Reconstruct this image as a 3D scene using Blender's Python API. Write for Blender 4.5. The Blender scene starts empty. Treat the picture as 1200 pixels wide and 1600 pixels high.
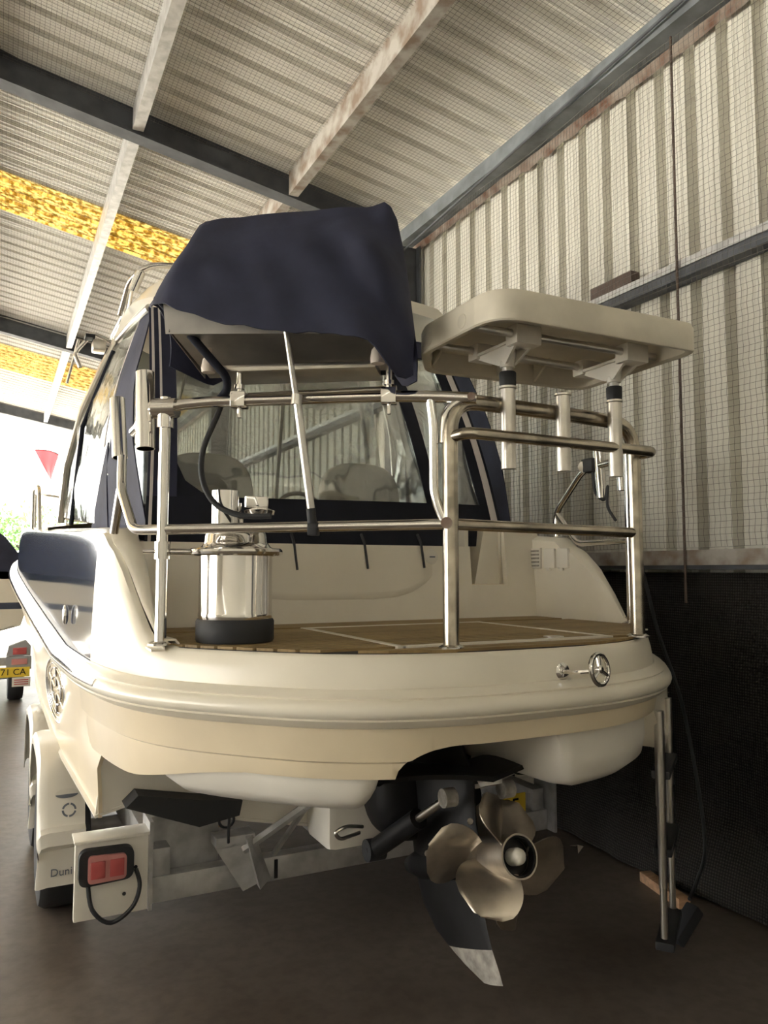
import bpy, bmesh, math, random
from mathutils import Vector, Matrix
from mathutils import noise as mnoise
random.seed(7)
SC = bpy.context.scene
COL = SC.collection
V = Vector
PI = math.pi

# ------------------------------------------------------------------ camera, world, light, exposure
cam_d = bpy.data.cameras.new('camera')
cam_d.sensor_fit = 'HORIZONTAL'; cam_d.sensor_width = 36.0
cam_d.lens = 1200.0 / 1200.0 * 36.0
cam_d.clip_start = 0.05; cam_d.clip_end = 300
cam = bpy.data.objects.new('camera', cam_d); COL.objects.link(cam)
YAW = math.radians(26.57); PIT = math.atan(90 / 1200.0)
cam.location = (0, 0, 1.4)
cam.rotation_euler = (PI / 2 + PIT, 0, -YAW)
SC.camera = cam

world = bpy.data.worlds.new('sky'); SC.world = world
world.use_nodes = True
nt = world.node_tree; nt.nodes.clear()
wo = nt.nodes.new('ShaderNodeOutputWorld'); bg = nt.nodes.new('ShaderNodeBackground')
bg.inputs['Color'].default_value = (1.0, 0.98, 0.94, 1)
bg.inputs['Strength'].default_value = 7.4
nt.links.new(bg.outputs[0], wo.inputs[0])

sun_d = bpy.data.lights.new('sun', 'SUN'); sun_d.energy = 62.0; sun_d.angle = math.radians(2.0)
sun_d.color = (1.0, 0.95, 0.86)
sun = bpy.data.objects.new('sun', sun_d); COL.objects.link(sun)
sun.rotation_euler = (math.radians(38), 0, math.radians(-140))   # from outside, ahead and to the left

SC.view_settings.view_transform = 'Standard'
SC.view_settings.look = 'None'
SC.view_settings.gamma = 1.0
SC.view_settings.use_curve_mapping = False
SC.view_settings.exposure = 0.08
SC.cycles.use_denoising = True
SC.cycles.max_bounces = 12
SC.cycles.diffuse_bounces = 8
SC.cycles.glossy_bounces = 6
SC.cycles.transparent_max_bounces = 24
SC.cycles.sample_clamp_indirect = 12.0

# ------------------------------------------------------------------ materials
MATS = {}
def mat(name, col, rough=0.5, metal=0.0, var=0.0, vscale=6.0, bump=0.0, bscale=40.0, spec=0.5, coat=0.0,
        stain=None, stretch=None):
    m = bpy.data.materials.new(name); m.use_nodes = True
    n = m.node_tree; b = n.nodes['Principled BSDF']
    b.inputs['Base Color'].default_value = (*col, 1)
    b.inputs['Roughness'].default_value = rough
    b.inputs['Metallic'].default_value = metal
    b.inputs['Specular IOR Level'].default_value = spec
    if coat: b.inputs['Coat Weight'].default_value = coat; b.inputs['Coat Roughness'].default_value = 0.06
    tc = n.nodes.new('ShaderNodeTexCoord'); src = tc.outputs['Object']
    if stretch:
        mp = n.nodes.new('ShaderNodeMapping'); mp.inputs['Scale'].default_value = stretch
        n.links.new(src, mp.inputs['Vector']); src = mp.outputs['Vector']
    if var or stain:
        nz = n.nodes.new('ShaderNodeTexNoise'); nz.inputs['Scale'].default_value = vscale
        nz.inputs['Detail'].default_value = 5
        n.links.new(src, nz.inputs['Vector'])
        rp = n.nodes.new('ShaderNodeValToRGB')
        c2 = stain if stain else tuple(max(0, c * (1 - var)) for c in col)
        c1 = col if stain else tuple(min(1, c * (1 + var * 0.6)) for c in col)
        rp.color_ramp.elements[0].color = (*c2, 1); rp.color_ramp.elements[0].position = 0.35
        rp.color_ramp.elements[1].color = (*c1, 1); rp.color_ramp.elements[1].position = 0.62
        n.links.new(nz.outputs[0], rp.inputs[0]); n.links.new(rp.outputs[0], b.inputs['Base Color'])
    if bump:
        nb = n.nodes.new('ShaderNodeTexNoise'); nb.inputs['Scale'].default_value = bscale
        nb.inputs['Detail'].default_value = 3
        n.links.new(src, nb.inputs['Vector'])
        bp = n.nodes.new('ShaderNodeBump'); bp.inputs['Strength'].default_value = bump
        bp.inputs['Distance'].default_value = 0.01
        n.links.new(nb.outputs[0], bp.inputs['Height']); n.links.new(bp.outputs[0], b.inputs['Normal'])
    MATS[name] = m
    return m

gel = mat('cream_gelcoat', (0.80, 0.755, 0.65), 0.28, var=0.05, vscale=3, coat=0.3)
tan = mat('tan_gelcoat', (0.74, 0.64, 0.47), 0.30, var=0.06, vscale=3, coat=0.3)
white_gel = mat('white_gelcoat', (0.82, 0.79, 0.72), 0.35, var=0.04, vscale=3, coat=0.2)
navy_gel = mat('navy_gelcoat', (0.035, 0.05, 0.09), 0.12, coat=0.6)
navy = mat('navy_canvas', (0.032, 0.036, 0.066), 0.75, var=0.25, vscale=5, bump=0.25, bscale=14, spec=0.25)
navy_d = mat('dark_canvas', (0.014, 0.016, 0.026), 0.85, var=0.2, vscale=8, bump=0.1, bscale=30, spec=0.25)
trim_w = mat('pale_binding', (0.62, 0.58, 0.58), 0.7)
chrome = mat('polished_stainless', (0.78, 0.76, 0.73), 0.10, 1.0, bump=0.02, bscale=12)
steel = mat('brushed_stainless', (0.62, 0.59, 0.54), 0.28, 1.0, var=0.15, vscale=9)
dull = mat('dull_steel_sheet', (0.40, 0.385, 0.36), 0.45, 0.8, var=0.18, vscale=7)
tea = mat('tea_stained_tube', (0.50, 0.45, 0.37), 0.24, 1.0, var=0.4, vscale=14)
alu = mat('brushed_aluminium', (0.70, 0.68, 0.64), 0.33, 1.0, var=0.1, vscale=10)
galv = mat('galvanised_steel', (0.50, 0.50, 0.50), 0.5, 0.55, var=0.2, vscale=14)
prop_m = mat('propeller_bronze', (0.50, 0.45, 0.38), 0.33, 0.95, var=0.25, vscale=10)
black = mat('black_drive_paint', (0.008, 0.008, 0.009), 0.5, var=0.3, vscale=15, spec=0.3)
rubber = mat('black_rubber', (0.020, 0.022, 0.026), 0.6, bump=0.05)
worn = mat('worn_grey_paint', (0.30, 0.28, 0.25), 0.6, var=0.35, vscale=30)
anode = mat('zinc_anode', (0.62, 0.60, 0.56), 0.55, 0.3)
plastic_w = mat('white_plastic', (0.78, 0.75, 0.68), 0.4, var=0.06, vscale=9)
plastic_o = mat('weathered_board_plastic', (0.70, 0.655, 0.55), 0.5, var=0.12, vscale=6, bump=0.05)
grey_p = mat('grey_plastic', (0.35, 0.36, 0.37), 0.5)
knob_m = mat('faded_knob_plastic', (0.66, 0.58, 0.50), 0.5, var=0.1)
steel_b = mat('blue_grey_steel', (0.085, 0.092, 0.105), 0.7, 0.0, var=0.25, vscale=7)
rusty = mat('rusted_galvanised', (0.48, 0.46, 0.43), 0.7, 0.25, vscale=9, stain=(0.26, 0.20, 0.155), stretch=(1, 1, 1))
rust_lip = mat('rust_brown_steel', (0.30, 0.25, 0.21), 0.85, vscale=10, stain=(0.13, 0.06, 0.035))
timber = mat('raw_timber', (0.42, 0.25, 0.14), 0.8, var=0.25, vscale=5, stretch=(1, 10, 10))
timber_d = mat('dark_timber', (0.12, 0.085, 0.07), 0.8, var=0.2, vscale=8)
yellow_plate = mat('yellow_plate', (0.85, 0.62, 0.06), 0.45)
ink = mat('black_ink', (0.01, 0.01, 0.012), 0.5)
ink_g = mat('grey_ink', (0.16, 0.18, 0.22), 0.5)
red_lens = mat('red_lens', (0.50, 0.10, 0.10), 0.25)
pink_lens = mat('pale_red_lens', (0.60, 0.26, 0.25), 0.25)  # paler, pinker red than the plain lens colour
red_fab = mat('red_flag_fabric', (0.75, 0.06, 0.07), 0.8)
leaf_m = mat('leaf_green', (0.10, 0.22, 0.05), 0.6, var=0.4, vscale=2)
bark = mat('bark', (0.16, 0.11, 0.08), 0.9, var=0.3, vscale=6)
grass_m = mat('dry_grass_ground', (0.52, 0.50, 0.44), 0.9, var=0.2, vscale=0.8)
paper = mat('paper_scrap', (0.6, 0.55, 0.48), 0.8)
vinyl_w = mat('pale_vinyl_seat', (0.62, 0.60, 0.55), 0.55)
net_m = mat('netting_wire', (0.16, 0.15, 0.135), 0.7)

def sheet_mat(name, c, stain, scale):
    m = mat(name, c, 0.5, 0.0, vscale=1.0, spec=0.4)
    n = m.node_tree; b = n.nodes['Principled BSDF']
    tc = n.nodes.new('ShaderNodeTexCoord'); mp = n.nodes.new('ShaderNodeMapping')
    mp.inputs['Scale'].default_value = scale
    nz = n.nodes.new('ShaderNodeTexNoise'); nz.inputs['Scale'].default_value = 2.2; nz.inputs['Detail'].default_value = 6
    rp = n.nodes.new('ShaderNodeValToRGB')
    rp.color_ramp.elements[0].color = (*stain, 1); rp.color_ramp.elements[0].position = 0.3
    rp.color_ramp.elements[1].color = (*c, 1); rp.color_ramp.elements[1].position = 0.62
    n.links.new(tc.outputs['Object'], mp.inputs[0]); n.links.new(mp.outputs[0], nz.inputs['Vector'])
    n.links.new(nz.outputs[0], rp.inputs[0]); n.links.new(rp.outputs[0], b.inputs['Base Color'])
    return m
wall_sheet = sheet_mat('cream_wall_steel', (0.74, 0.725, 0.66), (0.60, 0.58, 0.52), (1, 4, 0.4))
roof_sheet = sheet_mat('pale_roof_steel', (0.86, 0.845, 0.80), (0.76, 0.745, 0.69), (0.4, 4, 1))

def floor_mat():
    m = mat('concrete', (0.30, 0.27, 0.24), 0.42, spec=0.45)
    n = m.node_tree; b = n.nodes['Principled BSDF']
    tc = n.nodes.new('ShaderNodeTexCoord')
    a = n.nodes.new('ShaderNodeTexNoise'); a.inputs['Scale'].default_value = 1.3; a.inputs['Detail'].default_value = 7
    f = n.nodes.new('ShaderNodeTexNoise'); f.inputs['Scale'].default_value = 22; f.inputs['Detail'].default_value = 4
    r = n.nodes.new('ShaderNodeValToRGB')
    r.color_ramp.elements[0].color = (0.085, 0.067, 0.054, 1); r.color_ramp.elements[0].position = 0.3
    r.color_ramp.elements[1].color = (0.175, 0.15, 0.13, 1); r.color_ramp.elements[1].position = 0.68
    mx = n.nodes.new('ShaderNodeMix'); mx.data_type = 'RGBA'; mx.blend_type = 'MULTIPLY'; mx.inputs[0].default_value = 0.45
    r2 = n.nodes.new('ShaderNodeValToRGB')
    r2.color_ramp.elements[0].color = (0.55, 0.53, 0.5, 1); r2.color_ramp.elements[0].position = 0.35
    r2.color_ramp.elements[1].color = (1, 1, 1, 1); r2.color_ramp.elements[1].position = 0.6
    for x in (a, f): n.links.new(tc.outputs['Object'], x.inputs['Vector'])
    n.links.new(a.outputs[0], r.inputs[0]); n.links.new(f.outputs[0], r2.inputs[0])
    n.links.new(r.outputs[0], mx.inputs[6]); n.links.new(r2.outputs[0], mx.inputs[7])
    n.links.new(mx.outputs[2], b.inputs['Base Color'])
    rr = n.nodes.new('ShaderNodeMapRange'); rr.inputs[3].default_value = 0.32; rr.inputs[4].default_value = 0.55
    n.links.new(a.outputs[0], rr.inputs[0]); n.links.new(rr.outputs[0], b.inputs['Roughness'])
    bp = n.nodes.new('ShaderNodeBump'); bp.inputs['Strength'].default_value = 0.12; bp.inputs['Distance'].default_value = 0.01
    n.links.new(f.outputs[0], bp.inputs['Height']); n.links.new(bp.outputs[0], b.inputs['Normal'])
    return m
concrete = floor_mat()

def teak_mat():
    m = mat('teak', (0.36, 0.25, 0.11), 0.55)
    n = m.node_tree; b = n.nodes['Principled BSDF']
    tc = n.nodes.new('ShaderNodeTexCoord'); mp = n.nodes.new('ShaderNodeMapping'); mp.inputs['Scale'].default_value = (1.5, 40, 1)
    nz = n.nodes.new('ShaderNodeTexNoise'); nz.inputs['Scale'].default_value = 3; nz.inputs['Detail'].default_value = 6
    oi = n.nodes.new('ShaderNodeObjectInfo')
    r = n.nodes.new('ShaderNodeValToRGB')
    r.color_ramp.elements[0].color = (0.16, 0.105, 0.045, 1); r.color_ramp.elements[0].position = 0.25
    r.color_ramp.elements[1].color = (0.33, 0.23, 0.10, 1); r.color_ramp.elements[1].position = 0.75
    ad = n.nodes.new('ShaderNodeMath'); ad.operation = 'MULTIPLY_ADD'; ad.inputs[1].default_value = 0.25
    n.links.new(oi.outputs['Random'], ad.inputs[0]); n.links.new(nz.outputs[0], ad.inputs[2])
    n.links.new(tc.outputs['Object'], mp.inputs[0]); n.links.new(mp.outputs[0], nz.inputs['Vector'])
    n.links.new(ad.outputs[0], r.inputs[0]); n.links.new(r.outputs[0], b.inputs['Base Color'])
    return m
teak = teak_mat()
caulk = mat('black_caulk', (0.03, 0.025, 0.02), 0.7)

def clear_mat(name, tint, gloss, rough=0.03, bump=0.0):
    m = bpy.data.materials.new(name); m.use_nodes = True
    n = m.node_tree; n.nodes.clear()
    o = n.nodes.new('ShaderNodeOutputMaterial'); t = n.nodes.new('ShaderNodeBsdfTransparent')
    g = n.nodes.new('ShaderNodeBsdfGlossy'); mx = n.nodes.new('ShaderNodeMixShader')
    lw = n.nodes.new('ShaderNodeLayerWeight'); lw.inputs['Blend'].default_value = 0.35
    mr = n.nodes.new('ShaderNodeMapRange'); mr.inputs[3].default_value = gloss; mr.inputs[4].default_value = min(1, gloss + 0.5)
    t.inputs[0].default_value = (*tint, 1); g.inputs[0].default_value = (0.9, 0.9, 0.9, 1); g.inputs['Roughness'].default_value = rough
    n.links.new(lw.outputs['Fresnel'], mr.inputs[0]); n.links.new(mr.outputs[0], mx.inputs[0])
    n.links.new(t.outputs[0], mx.inputs[1]); n.links.new(g.outputs[0], mx.inputs[2])
    d = n.nodes.new('ShaderNodeBsdfDiffuse'); d.inputs[0].default_value = (0.55, 0.55, 0.53, 1)
    m2 = n.nodes.new('ShaderNodeMixShader'); m2.inputs[0].default_value = 0.10
    n.links.new(mx.outputs[0], m2.inputs[1]); n.links.new(d.outputs[0], m2.inputs[2])
    n.links.new(m2.outputs[0], o.inputs[0])
    if bump:
        tc = n.nodes.new('ShaderNodeTexCoord'); nz = n.nodes.new('ShaderNodeTexNoise'); nz.inputs['Scale'].default_value = 5
        bp = n.nodes.new('ShaderNodeBump'); bp.inputs['Strength'].default_value = bump; bp.inputs['Distance'].default_value = 0.02
        n.links.new(tc.outputs['Object'], nz.inputs['Vector']); n.links.new(nz.outputs[0], bp.inputs['Height'])
        n.links.new(bp.outputs[0], g.inputs['Normal'])
    return m
clear = clear_mat('clear_vinyl', (0.80, 0.81, 0.78), 0.10, 0.06, 0.5)
glass = clear_mat('tinted_glass', (0.75, 0.78, 0.78), 0.08)

def translucent_mat():
    m = bpy.data.materials.new('yellow_fibreglass'); m.use_nodes = True
    n = m.node_tree; n.nodes.clear()
    o = n.nodes.new('ShaderNodeOutputMaterial'); t = n.nodes.new('ShaderNodeBsdfTranslucent'); d = n.nodes.new('ShaderNodeBsdfDiffuse')
    mx = n.nodes.new('ShaderNodeMixShader'); mx.inputs[0].default_value = 0.75
    tc = n.nodes.new('ShaderNodeTexCoord'); nz = n.nodes.new('ShaderNodeTexNoise'); nz.inputs['Scale'].default_value = 22; nz.inputs['Detail'].default_value = 5
    r = n.nodes.new('ShaderNodeValToRGB')
    r.color_ramp.elements[0].color = (0.42, 0.30, 0.06, 1); r.color_ramp.elements[0].position = 0.40
    r.color_ramp.elements[1].color = (0.92, 0.80, 0.45, 1); r.color_ramp.elements[1].position = 0.58
    n.links.new(tc.outputs['Object'], nz.inputs['Vector']); n.links.new(nz.outputs[0], r.inputs[0])
    n.links.new(r.outputs[0], t.inputs[0]); n.links.new(r.outputs[0], d.inputs[0])
    n.links.new(t.outputs[0], mx.inputs[1]); n.links.new(d.outputs[0], mx.inputs[2]); n.links.new(mx.outputs[0], o.inputs[0])
    return m
yellow_sheet = translucent_mat()

def cloth_mat():
    m = mat('black_shade_cloth', (0.022, 0.020, 0.017), 0.8, spec=0.3)
    n = m.node_tree; b = n.nodes['Principled BSDF']
    tc = n.nodes.new('ShaderNodeTexCoord'); w = n.nodes.new('ShaderNodeTexWave')
    w.wave_type = 'BANDS'; w.bands_direction = 'Z'; w.inputs['Scale'].default_value = 26; w.inputs['Distortion'].default_value = 1.5
    w2 = n.nodes.new('ShaderNodeTexWave'); w2.bands_direction = 'Y'; w2.inputs['Scale'].default_value = 26; w2.inputs['Distortion'].default_value = 1.0
    ad = n.nodes.new('ShaderNodeMath'); ad.operation = 'MULTIPLY'
    bp = n.nodes.new('ShaderNodeBump'); bp.inputs['Strength'].default_value = 0.7; bp.inputs['Distance'].default_value = 0.01
    for q in (w, w2): n.links.new(tc.outputs['Object'], q.inputs['Vector'])
    n.links.new(w.outputs['Fac'], ad.inputs[0]); n.links.new(w2.outputs['Fac'], ad.inputs[1])
    n.links.new(ad.outputs[0], bp.inputs['Height']); n.links.new(bp.outputs[0], b.inputs['Normal'])
    r = n.nodes.new('ShaderNodeValToRGB')
    r.color_ramp.elements[0].color = (0.014, 0.013, 0.012, 1); r.color_ramp.elements[1].color = (0.055, 0.048, 0.040, 1)
    n.links.new(ad.outputs[0], r.inputs[0]); n.links.new(r.outputs[0], b.inputs['Base Color'])
    return m
shade = cloth_mat()

# ------------------------------------------------------------------ object helpers
WL = {}          # world location of each object
def _link(o, parent, wloc):
    COL.objects.link(o)
    if parent is not None:
        o.parent = parent; o.location = V(wloc) - WL[parent.name]
    else:
        o.location = wloc
    WL[o.name] = V(wloc)
def tag(o, label=None, cat=None, group=None, kind=None):
    if label: o['label'] = label
    if cat: o['category'] = cat
    if group: o['group'] = group
    if kind: o['kind'] = kind
    return o
def thing(name, loc, label=None, cat=None, group=None, parent=None, kind=None):
    o = bpy.data.objects.new(name, None); o.empty_display_size = 0.1
    _link(o, parent, loc); return tag(o, label, cat, group, kind)
def mk(name, verts, faces, m, parent=None, smooth=35, origin=None):
    """one mesh object from world coordinates; its origin sits at the middle of its underside"""
    xs = [v[0] for v in verts]; ys = [v[1] for v in verts]; zs = [v[2] for v in verts]
    c = V(((min(xs) + max(xs)) / 2, (min(ys) + max(ys)) / 2, min(zs))) if origin is None else V(origin)
    me = bpy.data.meshes.new(name)
    me.from_pydata([V(v) - c for v in verts], [], faces)
    bm = bmesh.new(); bm.from_mesh(me)
    bmesh.ops.recalc_face_normals(bm, faces=bm.faces); bm.to_mesh(me); bm.free()
    me.materials.append(m)
    if smooth:
        me.shade_smooth(); me.set_sharp_from_angle(angle=math.radians(smooth))
    o = bpy.data.objects.new(name, me); _link(o, parent, c)
    return o
class MB:
    """collects shapes for ONE mesh"""
    def __init__(s): s.v = []; s.f = []
    def add(s, vf):
        n = len(s.v); s.v += [tuple(p) for p in vf[0]]; s.f += [tuple(i + n for i in f) for f in vf[1]]; return s
    def build(s, name, m, parent=None, smooth=35, origin=None): return mk(name, s.v, s.f, m, parent, smooth, origin)
def box(c, size, bev=0.0, rot=None):
    bm = bmesh.new(); bmesh.ops.create_cube(bm, size=1)
    for v in bm.verts: v.co = V((v.co.x * size[0], v.co.y * size[1], v.co.z * size[2]))
    if bev: bmesh.ops.bevel(bm, geom=bm.edges[:], offset=bev, segments=2, profile=0.6, affect='EDGES')
    bm.verts.index_update()
    R = rot if rot is not None else Matrix.Identity(3)
    vs = [R @ v.co + V(c) for v in bm.verts]; fs = [[v.index for v in f.verts] for f in bm.faces]; bm.free()
    return vs, fs
def boxmm(x0, x1, y0, y1, z0, z1, bev=0.0):
    return box(((x0 + x1) / 2, (y0 + y1) / 2, (z0 + z1) / 2), (abs(x1 - x0), abs(y1 - y0), abs(z1 - z0)), bev)
def fillet(pts, r, n=6):
    pts = [V(p) for p in pts]
    if r <= 0 or len(pts) < 3: return pts
    out = [pts[0]]
    for a, b, c in zip(pts, pts[1:], pts[2:]):
        d1 = (a - b); d2 = (c - b); l = min(r, d1.length * 0.48, d2.length * 0.48)
        p = b + d1.normalized() * l; q = b + d2.normalized() * l
        for i in range(n + 1):
            t = i / n; out.append(p * (1 - t) ** 2 + b * 2 * t * (1 - t) + q * t ** 2)
    out.append(pts[-1]); return out
def tube(pts, r, fil=0.0, n=12, caps=True, r_end=None):
    P = fillet(pts, fil); vs = []; fs = []
    tang = []
    for i in range(len(P)):
        a = P[max(0, i - 1)]; b = P[min(len(P) - 1, i + 1)]; tang.append((b - a).normalized())
    t0 = tang[0]; u = t0.orthogonal().normalized()
    for i, p in enumerate(P):
        t = tang[i]
        if i: u = (u - t * u.dot(t)).normalized()
        w = t.cross(u)
        rr = r if r_end is None else r + (r_end - r) * i / (len(P) - 1)
        for k in range(n):
            a = 2 * PI * k / n; vs.append(p + (u * math.cos(a) + w * math.sin(a)) * rr)
    for i in range(len(P) - 1):
        for k in range(n):
            k2 = (k + 1) % n; fs.append((i * n + k, i * n + k2, (i + 1) * n + k2, (i + 1) * n + k))
    if caps: fs.append(tuple(range(n))); fs.append(tuple((len(P) - 1) * n + k for k in range(n)))
    return vs, fs
def frame_of(axis, up=(0, 0, 1)):
    z = V(axis).normalized(); x = V(up).cross(z)
    if x.length < 1e-4: x = V((1, 0, 0))
    x.normalize(); y = z.cross(x); return Matrix((x, y, z)).transposed()
def lathe(prof, base, axis=(0, 0, 1), n=32, closed=False):
    """prof: (radius, height) along axis"""
    R = frame_of(axis, (0, 1, 0) if abs(V(axis).normalized().z) > 0.9 else (0, 0, 1)); vs = []; fs = []
    for r, h in prof:
        for k in range(n):
            a = 2 * PI * k / n; vs.append(R @ V((r * math.cos(a), r * math.sin(a), h)) + V(base))
    m = len(prof)
    for i in range(m if closed else m - 1):
        j = (i + 1) % m
        for k in range(n):
            k2 = (k + 1) % n; fs.append((i * n + k, i * n + k2, j * n + k2, j * n + k))
    if not closed:
        fs.append(tuple(range(n))); fs.append(tuple((m - 1) * n + k for k in range(n)))
    return vs, fs
def torus(c, axis, R, r, n=36, k=10):
    return lathe([(R + r * math.cos(2 * PI * i / k), r * math.sin(2 * PI * i / k)) for i in range(k)], c, axis, n, True)
def grid_vf(rows, closed=False):
    n = len(rows[0]); vs = [p for r in rows for p in r]; fs = []
    for i in range(len(rows) - 1):
        for k in range(n - 1):
            fs.append((i * n + k, i * n + k + 1, (i + 1) * n + k + 1, (i + 1) * n + k))
    return vs, fs
def shell_vf(rows, th):
    """a grid of points turned into a closed sheet of thickness th"""
    m = len(rows); n = len(rows[0]); N = []
    for i in range(m):
        for k in range(n):
            a = V(rows[min(i + 1, m - 1)][k]) - V(rows[max(i - 1, 0)][k]); b = V(rows[i][min(k + 1, n - 1)]) - V(rows[i][max(k - 1, 0)])
            c = a.cross(b); N.append(c.normalized() if c.length > 1e-9 else V((0, 0, 1)))
    top = [V(p) for r in rows for p in r]; bot = [p - N[i] * th for i, p in enumerate(top)]
    vs = top + bot; o = m * n; fs = []
    for i in range(m - 1):
        for k in range(n - 1):
            q = (i * n + k, i * n + k + 1, (i + 1) * n + k + 1, (i + 1) * n + k)
            fs.append(q); fs.append(tuple(j + o for j in reversed(q)))
    ed = [k for k in range(n)] + [i * n + n - 1 for i in range(1, m)] + [(m - 1) * n + k for k in range(n - 2, -1, -1)] + [i * n for i in range(m - 2, 0, -1)]
    for a, b in zip(ed, ed[1:] + ed[:1]): fs.append((a, b, b + o, a + o))
    return vs, fs
def extrude(poly, d):
    """closed polygon (3D points) pushed along d"""
    n = len(poly); a = [V(p) for p in poly]; b = [p + V(d) for p in a]
    fs = [tuple(range(n)), tuple(range(2 * n - 1, n - 1, -1))]
    for i in range(n): j = (i + 1) % n; fs.append((i, j, j + n, i + n))
    return a + b, fs
def catmull(pts, per=6):
    P = [V(p) for p in pts]; out = []
    for i in range(len(P) - 1):
        p0 = P[max(i - 1, 0)]; p1 = P[i]; p2 = P[i + 1]; p3 = P[min(i + 2, len(P) - 1)]
        for k in range(per):
            t = k / per
            out.append(0.5 * ((2 * p1) + (p2 - p0) * t + (2 * p0 - 5 * p1 + 4 * p2 - p3) * t * t + (3 * p1 - p0 - 3 * p2 + p3) * t ** 3))
    out.append(P[-1]); return out
def interp(tab, x):
    if x <= tab[0][0]: return tab[0][1]
    for (a, va), (b, vb) in zip(tab, tab[1:]):
        if x <= b: return va + (vb - va) * (x - a) / (b - a)
    return tab[-1][1]
def smoothstep(t): t = max(0, min(1, t)); return t * t * (3 - 2 * t)
def text_vf(s, size, origin, right, up, depth=0.001, align='CENTER'):
    cu = bpy.data.curves.new('lettering', 'FONT'); cu.body = s; cu.size = size; cu.extrude = depth
    cu.align_x = align; cu.align_y = 'CENTER'; cu.resolution_u = 3
    o = bpy.data.objects.new('lettering', cu); me = bpy.data.meshes.new_from_object(o)
    r = V(right).normalized(); u = V(up).normalized(); nn = r.cross(u)
    vs = [V(origin) + r * v.co.x + u * v.co.y + nn * v.co.z for v in me.vertices]
    fs = [tuple(p.vertices) for p in me.polygons]
    bpy.data.objects.remove(o); bpy.data.curves.remove(cu); bpy.data.meshes.remove(me)
    return vs, fs
def part(name, vf, m, parent, smooth=35): return mk(name, vf[0], vf[1], m, parent, smooth)

# ------------------------------------------------------------------ the shed
EX = 2.90                      # inner face of the right-hand wall
Y0, Y1 = -6.2, 16.6            # back wall, open front end
RX = -5.0                      # ridge
LX = -13.0                     # open left-hand side
def zroof(x): return 4.60 - 0.185 * x if x >= RX else 4.60 - 0.185 * RX - 0.185 * (RX - x)

fl = mk('floor', [(LX, Y0, 0), (EX + 0.1, Y0, 0), (EX + 0.1, Y1 + 0.6, 0), (LX, Y1 + 0.6, 0),
                  (LX, Y0, -0.12), (EX + 0.1, Y0, -0.12), (EX + 0.1, Y1 + 0.6, -0.12), (LX, Y1 + 0.6, -0.12)],
        [(0, 1, 2, 3), (4, 5, 6, 7), (0, 1, 5, 4), (1, 2, 6, 5), (2, 3, 7, 6), (3, 0, 4, 7)], concrete, None, 0)
tag(fl, 'stained grey concrete shed floor under the boat trailer', 'floor', None, 'structure')
gr = mk('ground', [(-60, -60, -0.13), (60, -60, -0.13), (60, 90, -0.13), (-60, 90, -0.13)], [(0, 1, 2, 3)], grass_m, None, 0)
tag(gr, 'pale sunlit ground outside the shed opening', 'ground', None, 'structure')

# trapezoid sheeting: profile along s, depth d away from the room
PITCH = 0.19
def prof(s0, ribs):
    out = []
    for k in range(ribs):
        b = s0 + k * PITCH
        out += [(b, 0), (b + 0.028, 0), (b + 0.036, -0.004), (b + 0.044, 0), (b + 0.088, 0), (b + 0.096, -0.004), (b + 0.104, 0),
                (b + 0.122, 0), (b + 0.132, 0.062), (b + 0.180, 0.062)]
    out.append((s0 + ribs * PITCH + 0.022, 0)); return out
wall = thing('wall_right', (EX, 5.2, 0), 'cream corrugated steel wall with vertical ribs beside the boat', 'wall', None, None, 'structure')
y = Y0; i = 0
while y < Y1 - 0.1:
    ribs = 4
    for (za, zb, dx) in ((0.0, 4.02, 0.0),):
        lo = [(EX + d + (0.0015 if i % 2 else 0), s, za) for s, d in prof(y, ribs)]; hi = [(p[0], p[1], zb) for p in lo]
        part('wall_sheet', shell_vf([hi, lo], 0.0012), wall_sheet, wall, 20)
    y += ribs * PITCH; i += 1
ceil = thing('ceiling', (-3.6, 5.2, 4.0), 'pale corrugated steel roof seen from below', 'ceiling', None, None, 'structure')
y = Y0; i = 0
while y < Y1 - 0.1:
    yel = any(a - 0.38 < y + 0.38 < b + 0.38 for a, b in ((6.75, 7.25), (12.75, 13.35)))
    for (xa, xb) in ((EX + 0.25, RX), (RX, LX - 0.3)):
        dz = 0.0015 if i % 2 else 0
        a = [(xa, s, zroof(xa) + d + dz) for s, d in prof(y, 4)]; b = [(xb, s, zroof(xb) + d + dz) for s, d in prof(y, 4)]
        part('translucent_sheet' if yel else 'roof_sheet', shell_vf([a, b], -0.0012), yellow_sheet if yel else roof_sheet, ceil, 20)
    y += 4 * PITCH; i += 1
bw = thing('wall_back', (-3.6, Y0, 0), 'corrugated steel end wall of the shed behind the boat yard', 'wall', None, None, 'structure')
x = LX
while x < EX - 0.1:
    x2 = min(x + 4 * PITCH, EX + 0.05)
    lo = [(s, Y0 - d, 0) for s, d in prof(x, 4)]
    part('wall_sheet', shell_vf([lo, [(p[0], p[1], min(zroof(x), zroof(x2)) ) for p in lo]], 0.0012), wall_sheet, bw, 20)
    x += 4 * PITCH

lw_ = thing('wall_left_light_block', (LX, -3.3, 0), 'added corrugated steel wall behind the viewer blocking light from the left', 'wall', None, None, 'structure')  # unseen wall, added to cut the light reaching the stern from behind-left
y = Y0
while y < -1.2:
    lo = [(LX - d, s, 0) for s, d in prof(y, 4)]
    part('wall_sheet', shell_vf([lo, [(p[0], p[1], zroof(LX)) for p in lo]], 0.0012), wall_sheet, lw_, 20)
    y += 4 * PITCH

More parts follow.
